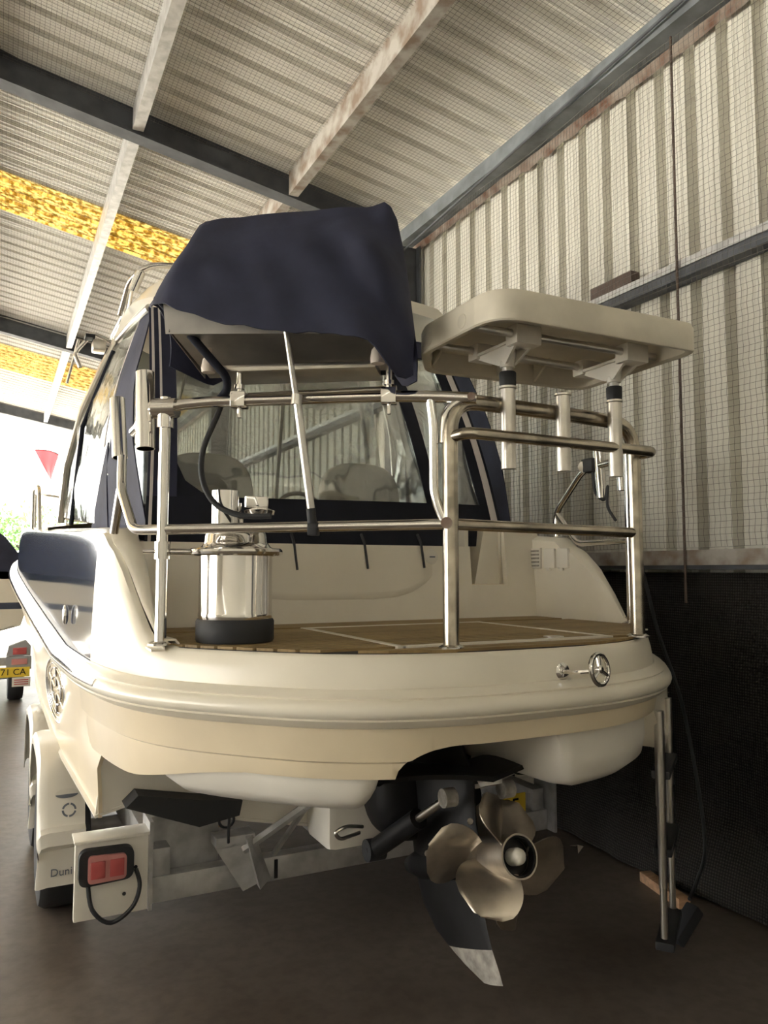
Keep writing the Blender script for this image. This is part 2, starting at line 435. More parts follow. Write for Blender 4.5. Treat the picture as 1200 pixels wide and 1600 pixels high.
# frames: rafters and columns
FR = [-0.5, 5.15, 10.75, 16.4]
def ibeam(p0, p1, depth, width, upv=(0, 0, 1), tf=0.012):
    p0 = V(p0); p1 = V(p1); t = (p1 - p0).normalized(); u = (V(upv) - t * V(upv).dot(t)).normalized(); w = t.cross(u)
    pf = []
    h = depth / 2; b = width / 2; tw = 0.006
    for a, c in ((-b, -h), (b, -h), (b, -h + tf), (tw, -h + tf), (tw, h - tf), (b, h - tf), (b, h), (-b, h), (-b, h - tf), (-tw, h - tf), (-tw, -h + tf), (-b, -h + tf)):
        pf.append(p0 + w * a + u * c)
    return extrude(pf, p1 - p0)
raf_lab = ['dark steel rafter overhead just behind the viewer', 'dark blue-grey steel rafter crossing above the navy cover',
           'dark steel rafter across the roof between the two yellow strips', 'dark steel end rafter above the bright shed opening']
col_lab = ['dark steel column on the right wall behind the viewer', 'dark steel column in the wall corner behind the navy cover',
           'dark steel column on the right wall hidden past the cabin', 'dark steel end column at the shed opening']
for k, yf in enumerate(FR):
    def rz(x): return 4.505 - 0.178 * x if x > RX else 4.505 - 0.178 * RX - 0.178 * (RX - x)
    o = MB().add(ibeam((EX - 0.3, yf, rz(EX - 0.3)), (RX, yf, rz(RX)), 0.21, 0.12)).add(ibeam((RX, yf, rz(RX)), (LX + 0.2, yf, rz(LX + 0.2)), 0.21, 0.12)).build('rafter', steel_b, None, 0)
    tag(o, raf_lab[k], 'rafter', None, 'structure')
    o = MB().add(ibeam((EX - 0.16, yf, 0), (EX - 0.16, yf, 3.92), 0.25, 0.14, (1, 0, 0))).build('column', steel_b, None, 0)
    tag(o, col_lab[k], 'column', None, 'structure')
    o = MB().add(ibeam((LX + 0.2, yf, 0), (LX + 0.2, yf, rz(LX + 0.2) - 0.1), 0.25, 0.14, (1, 0, 0))).build('column', steel_b, None, 0)
    tag(o, 'dark steel column on the open left side of the shed', 'column', 'columns of the open side', 'structure')

def czee(x, ya, yb, zb, h=0.15, w=0.07):
    """C purlin: web, bottom flange and lip"""
    t = 0.003
    pf = [(x - w / 2, zb + h), (x - w / 2, zb), (x + w / 2, zb), (x + w / 2, zb + 0.018), (x + w / 2 - t, zb + 0.018), (x + w / 2 - t, zb + t),
          (x - w / 2 + t, zb + t), (x - w / 2 + t, zb + h - t), (x + w / 2 - t, zb + h - t), (x + w / 2 - t, zb + h - 0.018), (x + w / 2, zb + h - 0.018), (x + w / 2, zb + h)]
    return extrude([(a, ya, c) for a, c in pf], (0, yb - ya, 0))
names = {(1.81, 0): 'rust-streaked roof purlin ending above the navy cover', (0.725, 0): 'pale roof purlin left of the rusty one, before the dark rafter',
         (0.725, 1): 'long pale roof purlin crossing the nearer yellow strip', (0.725, 2): 'far pale roof purlin crossing the farther yellow strip',
         (1.81, 1): 'pale roof purlin whose end shows over the navy cover'}
for px in (1.81, 0.725, -0.36, -1.45, -2.54):
    for k, (ya, yb) in enumerate(((-0.42, 5.08), (5.22, 10.68), (10.82, 16.33))):
        o = part('purlin', czee(px, ya, yb, 4.425 - 0.187 * px, zroof(px) - (4.425 - 0.187 * px) - 0.002), rusty if px > 1.5 else galv, None, 0)
        tag(o, names.get((px, k), 'pale steel roof purlin beyond the left edge of the picture'), 'purlin', 'roof purlins', 'structure')
# eave channel and wall girts
eb = MB().add(boxmm(EX - 0.17, EX - 0.165, -0.4, 16.3, 3.955, 4.05)).add(boxmm(EX - 0.17, EX - 0.03, -0.4, 16.3, 3.95, 3.955)).build('eave_channel', mat('dull_eave_steel', (0.19, 0.21, 0.23), 0.6, 0.2, var=0.3, vscale=6), None, 0)
tag(eb, 'grey steel eave channel along the top of the right wall', 'beam', None, 'structure')
lip = []
for k in range(260):
    yy = -0.4 + k * 0.0645; lip.append(yy)
rows = [[(EX - 0.045 + 0.006 * mnoise.noise((yy * 3, 1, 0)), yy, 3.948 - 0.008 * abs(mnoise.noise((yy * 6, 0, 3)))) for yy in lip],
        [(EX - 0.030, yy, 3.905 - 0.035 * abs(mnoise.noise((yy * 5, 5, 0))) - 0.012 * mnoise.noise((yy * 14, 2, 0))) for yy in lip],
        [(EX - 0.008, yy, 3.93) for yy in lip]]
o = mk('rust_lip', *shell_vf(rows, 0.006), rust_lip, eb, 30)
g = part('wall_girt', boxmm(EX - 0.10, EX - 0.005, -0.4, 16.3, 2.755, 2.83, 0.003), steel_b, None, 0)
tag(g, 'rust-edged wall girt with a timber block on it', 'girt', None, 'structure')
part('rusty_flange', boxmm(EX - 0.108, EX - 0.002, -0.4, 16.3, 2.831, 2.838), rust_lip, g, 0)
part('pale_face', boxmm(EX - 0.112, EX - 0.101, -0.4, 16.3, 2.800, 2.836), galv, g, 0)  # pale upper half; the dark half below it paints the girt's underside shade
g = part('wall_girt', boxmm(EX - 0.10, EX - 0.005, -0.4, 16.3, 1.40, 1.485, 0.003), steel_b, None, 0)
tag(g, 'dull wall girt behind the starboard rail posts', 'girt', None, 'structure')
part('pale_face', boxmm(EX - 0.112, EX - 0.104, -0.4, 16.3, 1.42, 1.488), rusty, g, 0)
tag(part('tie_rod', tube([(EX - 0.125, 2.50, 3.93), (EX - 0.12, 2.506, 2.4), (EX - 0.12, 2.51, 1.25)], 0.006, 0, 8), timber_d, None),
    'thin dark tie rod running down the corrugated wall', 'rod')
tag(part('cross_brace', tube([(EX - 0.20, 2.15, 4.0), (EX - 0.18, 5.2, 3.86)], 0.008, 0, 8), steel_b, None), 'thin dark brace rod under the roof edge', 'rod')
tag(part('timber_offcut', box((EX - 0.075, 2.96, 2.871), (0.06, 0.30, 0.064), 0.003), timber_d, None), 'dark brown timber offcut lying on the upper wall girt', 'timber')

# bird netting: real wires, under the roof and over the wall
def wires(lines, r):
    vs = []; fs = []
    for pl, nrm in lines:
        n0 = len(vs); nrm = V(nrm)
        for i, p in enumerate(pl):
            p = V(p); a = (V(pl[min(i + 1, len(pl) - 1)]) - V(pl[max(i - 1, 0)])).normalized(); w = a.cross(nrm).normalized()
            vs += [p + w * r, p - w * r * 0.5 + nrm * r * 0.9, p - w * r * 0.5 - nrm * r * 0.9]
        for i in range(len(pl) - 1):
            for k in range(3):
                b = n0 + i * 3; fs.append((b + k, b + (k + 1) % 3, b + 3 + (k + 1) % 3, b + 3 + k))
    return vs, fs
L = []
SP = 0.027
xs = EX - 0.135
y = -0.4
while y < 4.95:      # wall, vertical strands with a slight zigzag
    z0_ = 1.5
    L.append(([(xs + 0.02 * math.sin(y * 4), y + 0.006 * (j % 2), z0_ + j * 0.06) for j in range(41)], (1, 0, 0))); y += SP
z = 1.5
while z < 3.93:
    L.append(([(xs + 0.02 * math.sin((-0.4 + k * 0.4) * 4), -0.4 + k * 0.4, z + 0.008 * mnoise.noise((k, z * 3, 0))) for k in range(14)], (1, 0, 0))); z += SP
nw = mk('bird_netting', *wires(L, 0.0009), net_m, None, 0)
tag(nw, 'fine wire bird netting stretched over the right wall', 'netting', None, 'stuff')
L = []
x = -2.0
nz = lambda x: 4.60 - 0.185 * x - 0.035
while x < EX - 0.1:
    L.append(([(x, -0.4, nz(x)), (x, 16.3, nz(x))], (0, 0, 1))); x += SP
y = -0.4
while y < 16.3:
    L.append(([(-2.0, y, nz(-2.0)), (EX - 0.1, y, nz(EX - 0.1))], (0, 0, 1))); y += SP
nr = mk('bird_netting', *wires(L, 0.0009), net_m, None, 0)
tag(nr, 'fine wire bird netting stretched under the roof sheets', 'netting', None, 'stuff')

# black shade cloth along the foot of the right wall
rows = []
for j in range(26):
    t = j / 25; zz = 1.375 * (1 - t) + 0.012
    r = []
    for k in range(150):
        yy = 0.2 + k * 0.0318
        bul = 0.05 + 0.035 * mnoise.noise((yy * 1.3, zz * 1.5, 0)) + 0.02 * mnoise.noise((yy * 5, zz * 2, 4))
        foot = smoothstep((t - 0.72) / 0.28) * (0.10 + 0.09 * mnoise.noise((yy * 1.1, 7, 0)))
        sag = 0.05 * smoothstep((t - 0.5) * 2) * mnoise.noise((yy * 0.9, 3, 3))
        r.append((EX - 0.03 - bul * smoothstep(t * 3) - foot, yy, max(0.012, zz + sag * (1 - t))))
    rows.append(r)
sc_ = mk('shade_cloth', *shell_vf(rows, 0.003), shade, None, 60)
tag(sc_, 'black woven shade cloth hung along the foot of the wall', 'cloth')

# ------------------------------------------------------------------ the boat
XC = 1.33
boat = thing('boat', (XC, 5.2, 0.36), 'cream and navy cabin cruiser on a trailer, seen from its stern', 'boat')
OUT = [(0, 1.715), (.20, 1.722), (.42, 1.772), (.60, 1.875), (.74, 2.01), (.86, 2.15), (.945, 2.29), (1.0, 2.45), (1.04, 2.68), (1.065, 3.0),
       (1.12, 4.2), (1.19, 5.5), (1.215, 6.5), (1.13, 7.4), (.80, 8.2), (.38, 8.72), (0.03, 9.0)]
half = [(p.x, p.y) for p in catmull([(a, b, 0) for a, b in OUT], 5)]
full = [(-a, b) for a, b in reversed(half)] + half[1:]           # port bow -> stern -> starboard bow
def outline(inset=0.0, ymin=None, ymax=None):
    pts = []
    n = len(full)
    for i, (a, b) in enumerate(full):
        p, q = full[max(i - 1, 0)], full[min(i + 1, n - 1)]
        tx, ty = q[0] - p[0], q[1] - p[1]; l = math.hypot(tx, ty)
        nx, ny = -ty / l, tx / l                                     # points inward (stern: +y)
        pts.append((a + nx * inset, b + ny * inset))
    return [(XC + a, b) for a, b in pts]
ZR = [(0, 1.005), (3.4, 1.005), (4.2, 1.075), (6.0, 1.275), (8.0, 1.50), (9.0, 1.60)]
def zr(y): return interp(ZR, y)
ZT = [(0, 1.18), (2.20, 1.18), (2.33, 1.20), (2.42, 1.295), (2.53, 1.40), (2.63, 1.467), (2.70, 1.49), (2.745, 1.525), (2.92, 1.54), (5.0, 1.63), (7.0, 1.74), (9.0, 1.85)]
def ztop(y): return interp(ZT, y)
base_o = outline(0.0)
ys = [p[1] for p in base_o]
def hrow(inset, zf, sel):
    o = outline(inset); return [(o[i][0], o[i][1], zf(ys[i], o[i][0])) for i in sel]
allsel = list(range(len(full)))
# topsides above the rub rail: cream quarter and stern, navy sides ahead of it
def topside(sel, name, m, th=0.02):
    rows = []
    for t, ins in ((0.0, 0.012), (0.25, 0.012), (0.6, 0.018), (0.9, 0.026), (0.985, 0.036), (1.0, 0.055)):
        rows.append(hrow(ins, lambda y, x, t=t: (zr(y) + 0.07) * (1 - t) + ztop(y) * t, sel))
    return part(name, shell_vf(rows, -th), m, boat, 50)
st = [i for i in allsel if ys[i] <= 2.85]
pt = [i for i in allsel if i <= st[0]]; sb = [i for i in allsel if i >= st[-1]]
topside(st, 'stern_moulding', gel)
tag(topside(pt, 'side_panel', navy_gel), 'glossy navy port side panel'); topside(sb, 'side_panel', navy_gel)
# quarter wings: inner faces and caps that stand over the platform
def wing(side):
    yy = [2.24, 2.33, 2.42, 2.53, 2.63, 2.70, 2.745, 2.84, 2.95, 3.1]
    dxo = lambda y: interp([(b, a) for a, b in OUT if b > 2.0 and b < 6.0], y) - 0.05
    rows = []
    for f, dz in ((0.0, 0.0), (0.25, 0.012), (0.75, 0.012), (1.0, 0.0)):
        rows.append([(XC + side * (dxo(y) * (1 - f) + 0.905 * f), y, ztop(y) + dz) for y in yy])
    rows.append([(XC + side * 0.90, y, 1.17) for y in yy])
    rows.append([(XC + side * 0.94, y, 1.17) for y in yy])
    return part('quarter_wing', shell_vf(rows, 0.006), gel, boat, 40)
wp = wing(-1); ws = wing(1)
# rub rail: fat moulded band all round
rows = []
for k in range(13):
    t = k / 12; a = PI * t
    off = 0.012 - 0.048 * math.sin(a) ** 0.7 + (0.010 if 4 <= k <= 4 else 0) + (0.010 if k == 9 else 0)
    rows.append(hrow(off, lambda y, x, t=t: zr(y) - 0.004 + 0.082 * t, allsel))
part('rub_rail', shell_vf(rows, 0.01), gel, boat, 50)
rows = []
for k in range(7):
    a = PI * k / 6
    rows.append(hrow(-0.030 - 0.014 * math.sin(a), lambda y, x, a=a: zr(y) + 0.046 + 0.012 * -math.cos(a), [i for i in allsel if ys[i] > 2.5 and i < len(full) // 2]))
part('rub_rail_insert', shell_vf(rows, 0.004), chrome, boat, 60)
# tan skirt under the rub rail, cut away for the drive
ssel = [i for i in allsel if ys[i] <= 3.05]
def zbot(y, x):
    if x < 0.60 and y > 2.0: return 0.862 - 0.062 * smoothstep((y - 2.0) / 0.45)
    if x < 0.93: return 0.862
    if x < 1.10: t = (x - 0.93) / 0.17; return 0.862 + 0.081 * math.sqrt(max(0, 1 - (1 - t) ** 2))
    return 0.943
fine = []
for a, b in zip(ssel, ssel[1:]):
    n = 4
    fine += [(a, b, k / n) for k in range(n)]
fine.append((ssel[-1], ssel[-1], 0))
def srow(ins, zf):
    o = outline(ins); r = []
    for a, b, t in fine:
        x = o[a][0] * (1 - t) + o[b][0] * t; y = o[a][1] * (1 - t) + o[b][1] * t
        r.append((x, y, zf(y, x)))
    return r
def zmix(hi, t): return lambda y, x: hi * (1 - t) + zbot(y, x) * t
rows = [srow(0.0, lambda y, x: 1.012), srow(0.004, lambda y, x: max(0.975, zbot(y, x))), srow(0.010, lambda y, x: max(0.935, zbot(y, x))), srow(0.012, lambda y, x: max(0.909, zbot(y, x))),
        srow(0.022, lambda y, x: max(0.903, zbot(y, x))), srow(0.022, lambda y, x: max(0.880, zbot(y, x))), srow(0.026, zbot)]
part('stern_skirt', shell_vf(rows, 0.022), tan, boat, 40)
# underside of the platform
o_in = [p for i, p in enumerate(outline(0.03)) if ys[i] <= 2.72]
part('platform_underside', extrude([(x, y, 0.955) for x, y in o_in], (0, 0, 0.02)), gel, boat, 0)
# platform deck under the teak
o_dk = [p for i, p in enumerate(outline(0.04)) if ys[i] <= 2.4] 
o_dk = [(max(XC - .93, min(XC + .93, x)), y) for x, y in o_dk]
deckpoly = [(XC - 0.93, 2.93)] + o_dk + [(XC + 0.93, 2.93)]
part('platform_deck', extrude([(x, y, 1.15) for x, y in deckpoly], (0, 0, 0.031)), caulk, boat, 0)
# teak planks
def halfw(y):
    """half width of the teak at y"""
    pts = [(b, a) for a, b in half]
    return min(interp(pts, y - 0.030) - 0.035, 0.885)
HX0, HX1, HY0, HY1 = XC - 0.33, XC + 0.42, 1.90, 2.64       # hatch in the deck
tw = 0.013
y = 1.762; PW = 0.046; row = 0
while y < 2.885:
    ya, yb = y + 0.0045, min(y + PW, 2.885) - 0.0045
    w0 = min(halfw(ya), halfw(yb)); w1 = max(0.0, w0)
    wa, wb = halfw(ya), halfw(yb)
    def plank(xa0, xa1, xb0, xb1):
        part('deck_plank', extrude([(xa0, ya, 1.1795), (xa1, ya, 1.1795), (xb1, yb, 1.1795), (xb0, yb, 1.1795)], (0, 0, 0.0085)), teak, boat, 0)
    if yb - ya > 0.01 and w1 > 0.1:
        if ya > HY0 - 0.004 and yb < HY1 + 0.004:
            plank(XC - wa, HX0 - tw, XC - wb, HX0 - tw); plank(HX0 + tw, HX1 - tw, HX0 + tw, HX1 - tw); plank(HX1 + tw, XC + wa, HX1 + tw, XC + wb)
        elif yb < HY0 - tw or ya > HY1 + tw:
            plank(XC - wa, XC + wa, XC - wb, XC + wb)
    y += PW
m = MB()
for a in ((HX0 - tw, HX0 + tw, HY0 - tw, HY1 + tw), (HX1 - tw, HX1 + tw, HY0 - tw, HY1 + tw), (HX0, HX1, HY0 - tw, HY0 + tw), (HX0, HX1, HY1 - tw, HY1 + tw)):
    m.add(boxmm(*a, 1.176, 1.190, 0.002))
m.build('hatch_trim', gel, boat)
m = MB().add(lathe([(0.001, 1.189), (0.032, 1.189), (0.032, 1.1915), (0.001, 1.192)], (XC + 0.24, 1.945, 0), (0, 0, 1), 20))
m.build('hatch_latch', steel, boat)
# transom wall
def tw_y(z): return 2.90 + (z - 1.18) * 0.10
def tpanel(x0, x1, z0, z1, dy=0.0, th=0.03, nx=2):
    return shell_vf([[(x0 + (x1 - x0) * k / nx, tw_y(z) + dy, z) for k in range(nx + 1)] for z in (z0, z1)], th)
part('transom_wall', tpanel(XC - 0.93, XC + 0.55, 1.17, 1.50), gel, boat)
m = MB().add(tpanel(XC + 0.74, XC + 0.93, 1.17, 1.58)).add(tpanel(XC + 0.55, XC + 0.74, 1.17, 1.33))
m.add(boxmm(XC + 0.735, XC + 0.76, 2.93, 3.25, 1.33, 1.58)).add(boxmm(XC + 0.54, XC + 0.56, 2.93, 3.25, 1.33, 1.58)).add(boxmm(XC + 0.54, XC + 0.76, 3.18, 3.2, 1.32, 1.58))
m.add(extrude([(XC + 0.60, 2.94, 1.335), (XC + 0.745, 2.94, 1.335), (XC + 0.745, 2.95, 1.60), (XC + 0.66, 2.95, 1.60)], (0, 0.10, 0)))
m.build('transom_step', gel, boat)
part('step_sill', boxmm(XC + 0.56, XC + 0.735, 2.905, 3.0, 1.322, 1.335, 0.003), tan, boat)
# moulded raised panel on the transom
rows = []
for j in range(13):
    r = []
    for k in range(33):
        u = k / 32 * 2 - 1; v = j / 12
        x = XC - 0.10 + u * 0.50
        zlow = 1.245 + 0.20 * abs(u) ** 5
        z = 1.497 * v + zlow * (1 - v)
        bul = 0.022 * smoothstep((v) / 0.16) * smoothstep((1 - abs(u)) / 0.12)
        r.append((x, tw_y(z) - 0.002 - bul, z))
    rows.append(r)
part('transom_panel', shell_vf(rows, 0.01), gel, boat, 60)
cap = part('filler_cap', lathe([(0.001, 0), (0.034, 0), (0.034, 0.012), (0.028, 0.016), (0.001, 0.016)], (XC + 0.345, 2.905, 1.455), (0, -1, 0), 28), plastic_w, boat)
part('cap_mark', boxmm(XC + 0.335, XC + 0.362, 2.8865, 2.8885, 1.452, 1.458), ink_g, cap, 0)
for q in ((XC + 0.53, 1.285), (XC + 0.71, 1.30)):
    part('screw', lathe([(0.001, 0), (0.006, 0), (0.006, 0.003), (0.001, 0.004)], (q[0], 2.912, q[1]), (0, -1, 0), 10), rust_lip, boat)
# vents on the inner face of the starboard wing
v = part('louvre_vent', boxmm(XC + 0.888, XC + 0.904, 2.835, 2.905, 1.405, 1.50, 0.003), plastic_w, boat)
for k in range(5): part('louvre', boxmm(XC + 0.884, XC + 0.890, 2.842, 2.898, 1.414 + k * 0.017, 1.422 + k * 0.017), worn, v, 0)
for yy in (2.735, 2.645):
    v = part('hatch_cover', boxmm(XC + 0.886, XC + 0.904, yy, yy + 0.075, 1.405, 1.495, 0.008), white_gel, boat)
    part('cover_tab', boxmm(XC + 0.882, XC + 0.892, yy + 0.028, yy + 0.05, 1.396, 1.408, 0.002), white_gel, v)
# chrome ring on a stalk at the stern
sr = thing('stern_ring', (1.49, 1.70, 1.11), parent=boat)
ra = V((0.25, -0.93, 0.12)).normalized(); rc = V((1.475, 1.635, 1.128))
part('ring', torus(rc, ra, 0.041, 0.0068), chrome, sr)
R_ = frame_of(ra)
for k in range(3):
    a = PI / 2 + k * 2 * PI / 3; part('spoke', tube([rc, rc + R_ @ V((math.cos(a) * 0.040, math.sin(a) * 0.040, 0))], 0.0062, 0, 8), chrome, sr)
part('hub', lathe([(.001, -.008), (.011, -.008), (.011, .006), (.006, .010), (.001, .010)], rc, ra, 14), chrome, sr)
part('stalk', tube([(1.425, 1.722, 1.115), (1.435, 1.67, 1.118), rc + V((-.02, .006, -.005))], 0.006, 0.02, 8), chrome, sr)
part('base_plate', lathe([(0.001, 0), (0.024, 0), (0.024, 0.004), (0.014, 0.008), (0.001, 0.009)], (1.425, 1.732, 1.115), (0, -1, 0.05), 20), chrome, sr)
# hull sides and bottom
SEC = [(2.70, 1.025, .597, .40), (3.4, 1.095, .665, .40), (4.5, 1.13, .755, .42), (5.6, 1.12, .88, .48), (6.5, 1.05, 1.02, .60), (7.5, .78, 1.22, .90), (8.4, .33, 1.45, 1.28), (8.95, .03, 1.60, 1.55)]
def sec(y): return tuple(interp([(s[0], s[j]) for s in SEC], y) for j in (1, 2, 3))
hy = [2.70 + (8.95 - 2.70) * k / 40 for k in range(41)]
def dxr(y): return interp([(b, a) for a, b in half], y)
for sd in (-1, 1):
    rows = []
    for t in range(9):
        f = t / 8; r = []
        for yv in hy:
            dc, zc, zk = sec(yv); d0 = dxr(yv)
            g_ = smoothstep(f) ** 1.6
            tuck = 0.03 * (1 - smoothstep((yv - 2.72) / 0.30)) * (1 - smoothstep((f - 0.45) / 0.12))
            r.append((XC + sd * (d0 * (1 - g_) + dc * g_ - 0.006 - 0.016 * min(1, f * 3) - tuck), yv, (zr(yv) + 0.01) * (1 - f) + zc * f))
        rows.append(r)
    part('hull_side', shell_vf(rows, 0.012), tan, boat, 40)
rows = []
prof_b = [(-1, 0, 0), (-0.86, 0.035, 0), (-0.80, 0.0, 0.02), (-0.5, 0, 0.42), (-0.2, 0, 0.76), (0, 0, 1), (0.2, 0, 0.76), (0.5, 0, 0.42), (0.80, 0, 0.02), (0.86, 0.035, 0), (1, 0, 0)]
for yv in hy:
    dc, zc, zk = sec(yv)
    rows.append([(XC + a * dc, yv, zc * (1 - c) + zk * c + b) for a, b, c in prof_b])
part('hull_bottom', shell_vf(rows, 0.01), white_gel, boat, 20)
dc, zc, zk = sec(2.70)
tp = [(XC + a * dc, 2.705, zc * (1 - c) + zk * c + b) for a, b, c in prof_b] + [(XC + 0.99, 2.705, 0.95), (XC - 0.99, 2.705, 0.95)]
part('lower_transom', extrude(tp, (0, 0.02, 0)), white_gel, boat, 0)
def superell(c, r, p=2.6, n=32, m_=18):
    vs = []; fs = []
    sg = lambda v, e: math.copysign(abs(v) ** e, v)
    for j in range(m_ + 1):
        ph = -PI / 2 + PI * j / m_
        for k in range(n):
            th = 2 * PI * k / n; e = 2 / p
            vs.append((c[0] + r[0] * sg(math.cos(ph), e) * sg(math.cos(th), e), c[1] + r[1] * sg(math.cos(ph), e) * sg(math.sin(th), e), c[2] + r[2] * sg(math.sin(ph), e)))
    for j in range(m_):
        for k in range(n): k2 = (k + 1) % n; fs.append((j * n + k, j * n + k2, (j + 1) * n + k2, (j + 1) * n + k))
    return vs, fs
def pod(x0, x1, zb, nm):
    o_s = {}
    rows = []
    for ins, zz in ((0.045, 0.96), (0.045, 0.85), (0.055, 0.80), (0.095, 0.768), (0.17, zb), (0.36, zb), (0.60, zb + 0.01), (0.95, zb + 0.02)):
        o = outline(ins); r = []
        n = 40
        pl = [p for p, yy in zip(o, ys) if yy < 2.75]
        ref = [p[0] for p, yy in zip(outline(0.0), ys) if yy < 2.75]
        for k in range(n + 1):
            x = x0 + (x1 - x0) * k / n
            px = interp(list(zip(ref, [p[0] for p in pl])), x); py = interp(list(zip(ref, [p[1] for p in pl])), x)
            e = min(k, n - k) / n; lift = 0.96 - (0.96 - zz) * math.sqrt(max(0, 1 - (1 - min(1, e / 0.16)) ** 2))
            r.append((px, min(py, 2.70), max(zz, lift)))
        rows.append(r)
    return tag(part('hull_pod', shell_vf(rows, 0.01), white_gel, boat, 60), nm)
pod(0.345, 0.90, 0.757, 'rounded white port hull pod under the platform')
pod(1.42, 2.20, 0.757, 'rounded white starboard hull pod under the platform')
# trim tabs
for sd, nm in ((-1, 'dark port trim tab'), (1, 'dark starboard trim tab')):
    p = [(0.385, 2.60, .645), (.423, 2.60, .680), (.62, 2.60, .640), (.765, 2.60, .620), (.755, 2.60, .572), (.62, 2.60, .553)]
    p = [(XC + (x - XC) * (-sd), y_, z_) for x, y_, z_ in p]
    tag(part('trim_tab', extrude(p, (0, 0.09, 0.0)), rubber, boat, 20), nm)
# foredeck, cockpit sole, windscreen surround
o_f = [(x, y_) for (x, y_), yy in zip(outline(0.06), ys) if yy > 4.55]
rows = []
pl = [(x, y_) for (x, y_) in o_f if x < XC]; prr = list(reversed([(x, y_) for (x, y_) in o_f if x >= XC]))
n = min(len(pl), len(prr)); pl = pl[-n:] if len(pl) != n else pl; 
for k in range(n):
    a = pl[k]; b = prr[k]; rows.append([(a[0] * (1 - t) + b[0] * t, a[1], ztop(a[1]) + 0.10 * math.sin(PI * t)) for t in [q / 8 for q in range(9)]])
part('foredeck', shell_vf(rows, 0.02), gel, boat, 50)
part('cockpit_sole', boxmm(XC - 0.95, XC + 0.95, 3.0, 5.4, 0.90, 0.93), tan, boat, 0)
MB().add(boxmm(XC - 0.97, XC - 0.95, 3.0, 5.4, 0.9, 1.5)).add(boxmm(XC + 0.95, XC + 0.97, 3.0, 5.4, 0.9, 1.5)).add(boxmm(XC - 0.95, XC + 0.95, 5.38, 5.4, 0.9, 1.7)).build('cockpit_liner', gel, boat, 0)
# side decks between topsides and the enclosure
for sd in (-1, 1):
    yy = [2.95 + k * 0.17 for k in range(15)]
    rows = [[(XC + sd * (dxr(y_) - 0.05), y_, ztop(y_)) for y_ in yy], [(XC + sd * (dxr(y_) - 0.10), y_, ztop(y_) + 0.012) for y_ in yy], [(XC + sd * 0.80, y_, ztop(y_) + 0.012) for y_ in yy], [(XC + sd * 0.78, y_, ztop(y_) - 0.15) for y_ in yy]]
    part('side_deck', shell_vf(rows, 0.01), gel, boat, 40)

# ---- canvas enclosure: rear curtain
B0, B1, T0, T1 = V((.50, 2.98, 1.505)), V((2.13, 3.02, 1.53)), V((.555, 3.36, 2.53)), V((1.985, 3.36, 2.55))
def Rp(s, t, off=0.0):
    p = (B0 * (1 - s) + B1 * s) * (1 - t) + (T0 * (1 - s) + T1 * s) * t
    bulge = 0.05 * math.sin(PI * min(1, max(0, s)))
    return p + V((0, -0.06 * math.sin(PI * t) - bulge - off, 0.0))
def panel(fn, s0, s1, t0, t1, th, off=0.0, n=12, mm=10, s0t=None, s1t=None, wob=0.0):
    rows = []
    for j in range(mm + 1):
        t = t0 + (t1 - t0) * j / mm; f = j / mm; r = []
        a = s0 + ((s0t if s0t is not None else s0) - s0) * f; b = s1 + ((s1t if s1t is not None else s1) - s1) * f
        for k in range(n + 1):
            s = a + (b - a) * k / n
            w = wob * mnoise.noise((s * 6, t * 6, 1.3))
            r.append(fn(s, t, off + w))
        rows.append(r)
    return shell_vf(rows, th)
curtain = thing('rear_curtain', (XC, 3.0, 1.5), parent=boat)
part('navy_band', panel(Rp, -0.01, 1.01, -0.02, 0.17, 0.006, 0.004, wob=0.008), navy_d, curtain, 60)
part('navy_band', panel(Rp, -0.01, 0.06, 0.17, 1.0, 0.006, 0.004), navy, curtain, 60)
part('navy_band', panel(Rp, 0.06, 0.97, 0.90, 1.0, 0.006, 0.004), navy, curtain, 60)
part('navy_band', panel(Rp, 0.755, 0.795, 0.17, 0.90, 0.006, 0.004, s0t=0.735, s1t=0.785), navy_d, curtain, 60)
part('navy_band', panel(Rp, 0.945, 1.01, 0.17, 1.0, 0.006, 0.004, s0t=0.93), navy_d, curtain, 60)
tag(part('pale_binding', panel(Rp, 0.975, 0.998, 0.10, 1.0, 0.004, 0.012), trim_w, curtain, 60), 'pale strip along the starboard curtain edge')
part('zip', panel(Rp, -0.004, 0.003, -0.02, 1.0, 0.004, 0.014), trim_w, curtain, 60); part('zip', panel(Rp, 0.016, 0.022, -0.02, 1.0, 0.004, 0.014), trim_w, curtain, 60)
tag(part('clear_window', panel(Rp, 0.055, 0.757, 0.165, 0.905, 0.0015, 0.002, 24, 16, s1t=0.737, wob=0.012), clear, curtain, 60), 'large clear vinyl rear window')
tag(part('clear_window', panel(Rp, 0.793, 0.948, 0.165, 0.905, 0.0015, 0.002, 12, 12, s0t=0.783, s1t=0.932, wob=0.02), clear, curtain, 60), 'narrow clear vinyl starboard window')
# corner gusset of the main window
part('navy_corner', extrude([Rp(0.055, 0.165, .006), Rp(0.17, 0.165, .006), Rp(0.12, 0.19, .006), Rp(0.08, 0.235, .006), Rp(0.055, 0.32, .006)], (0, 0.004, 0)), navy_d, curtain, 0)
for s in (0.335, 0.525, 0.69):                  # elastic tie-downs
    a = Rp(s, 0.0, 0.012); a.y = 2.895; part('tie_down', tube([a + V((0, 0.03, 0.03)), a + V((0.002, 0.0, -0.01)), a + V((0.012, -0.012, -0.115))], 0.0065, 0.01, 8, r_end=0.005), rubber, boat)
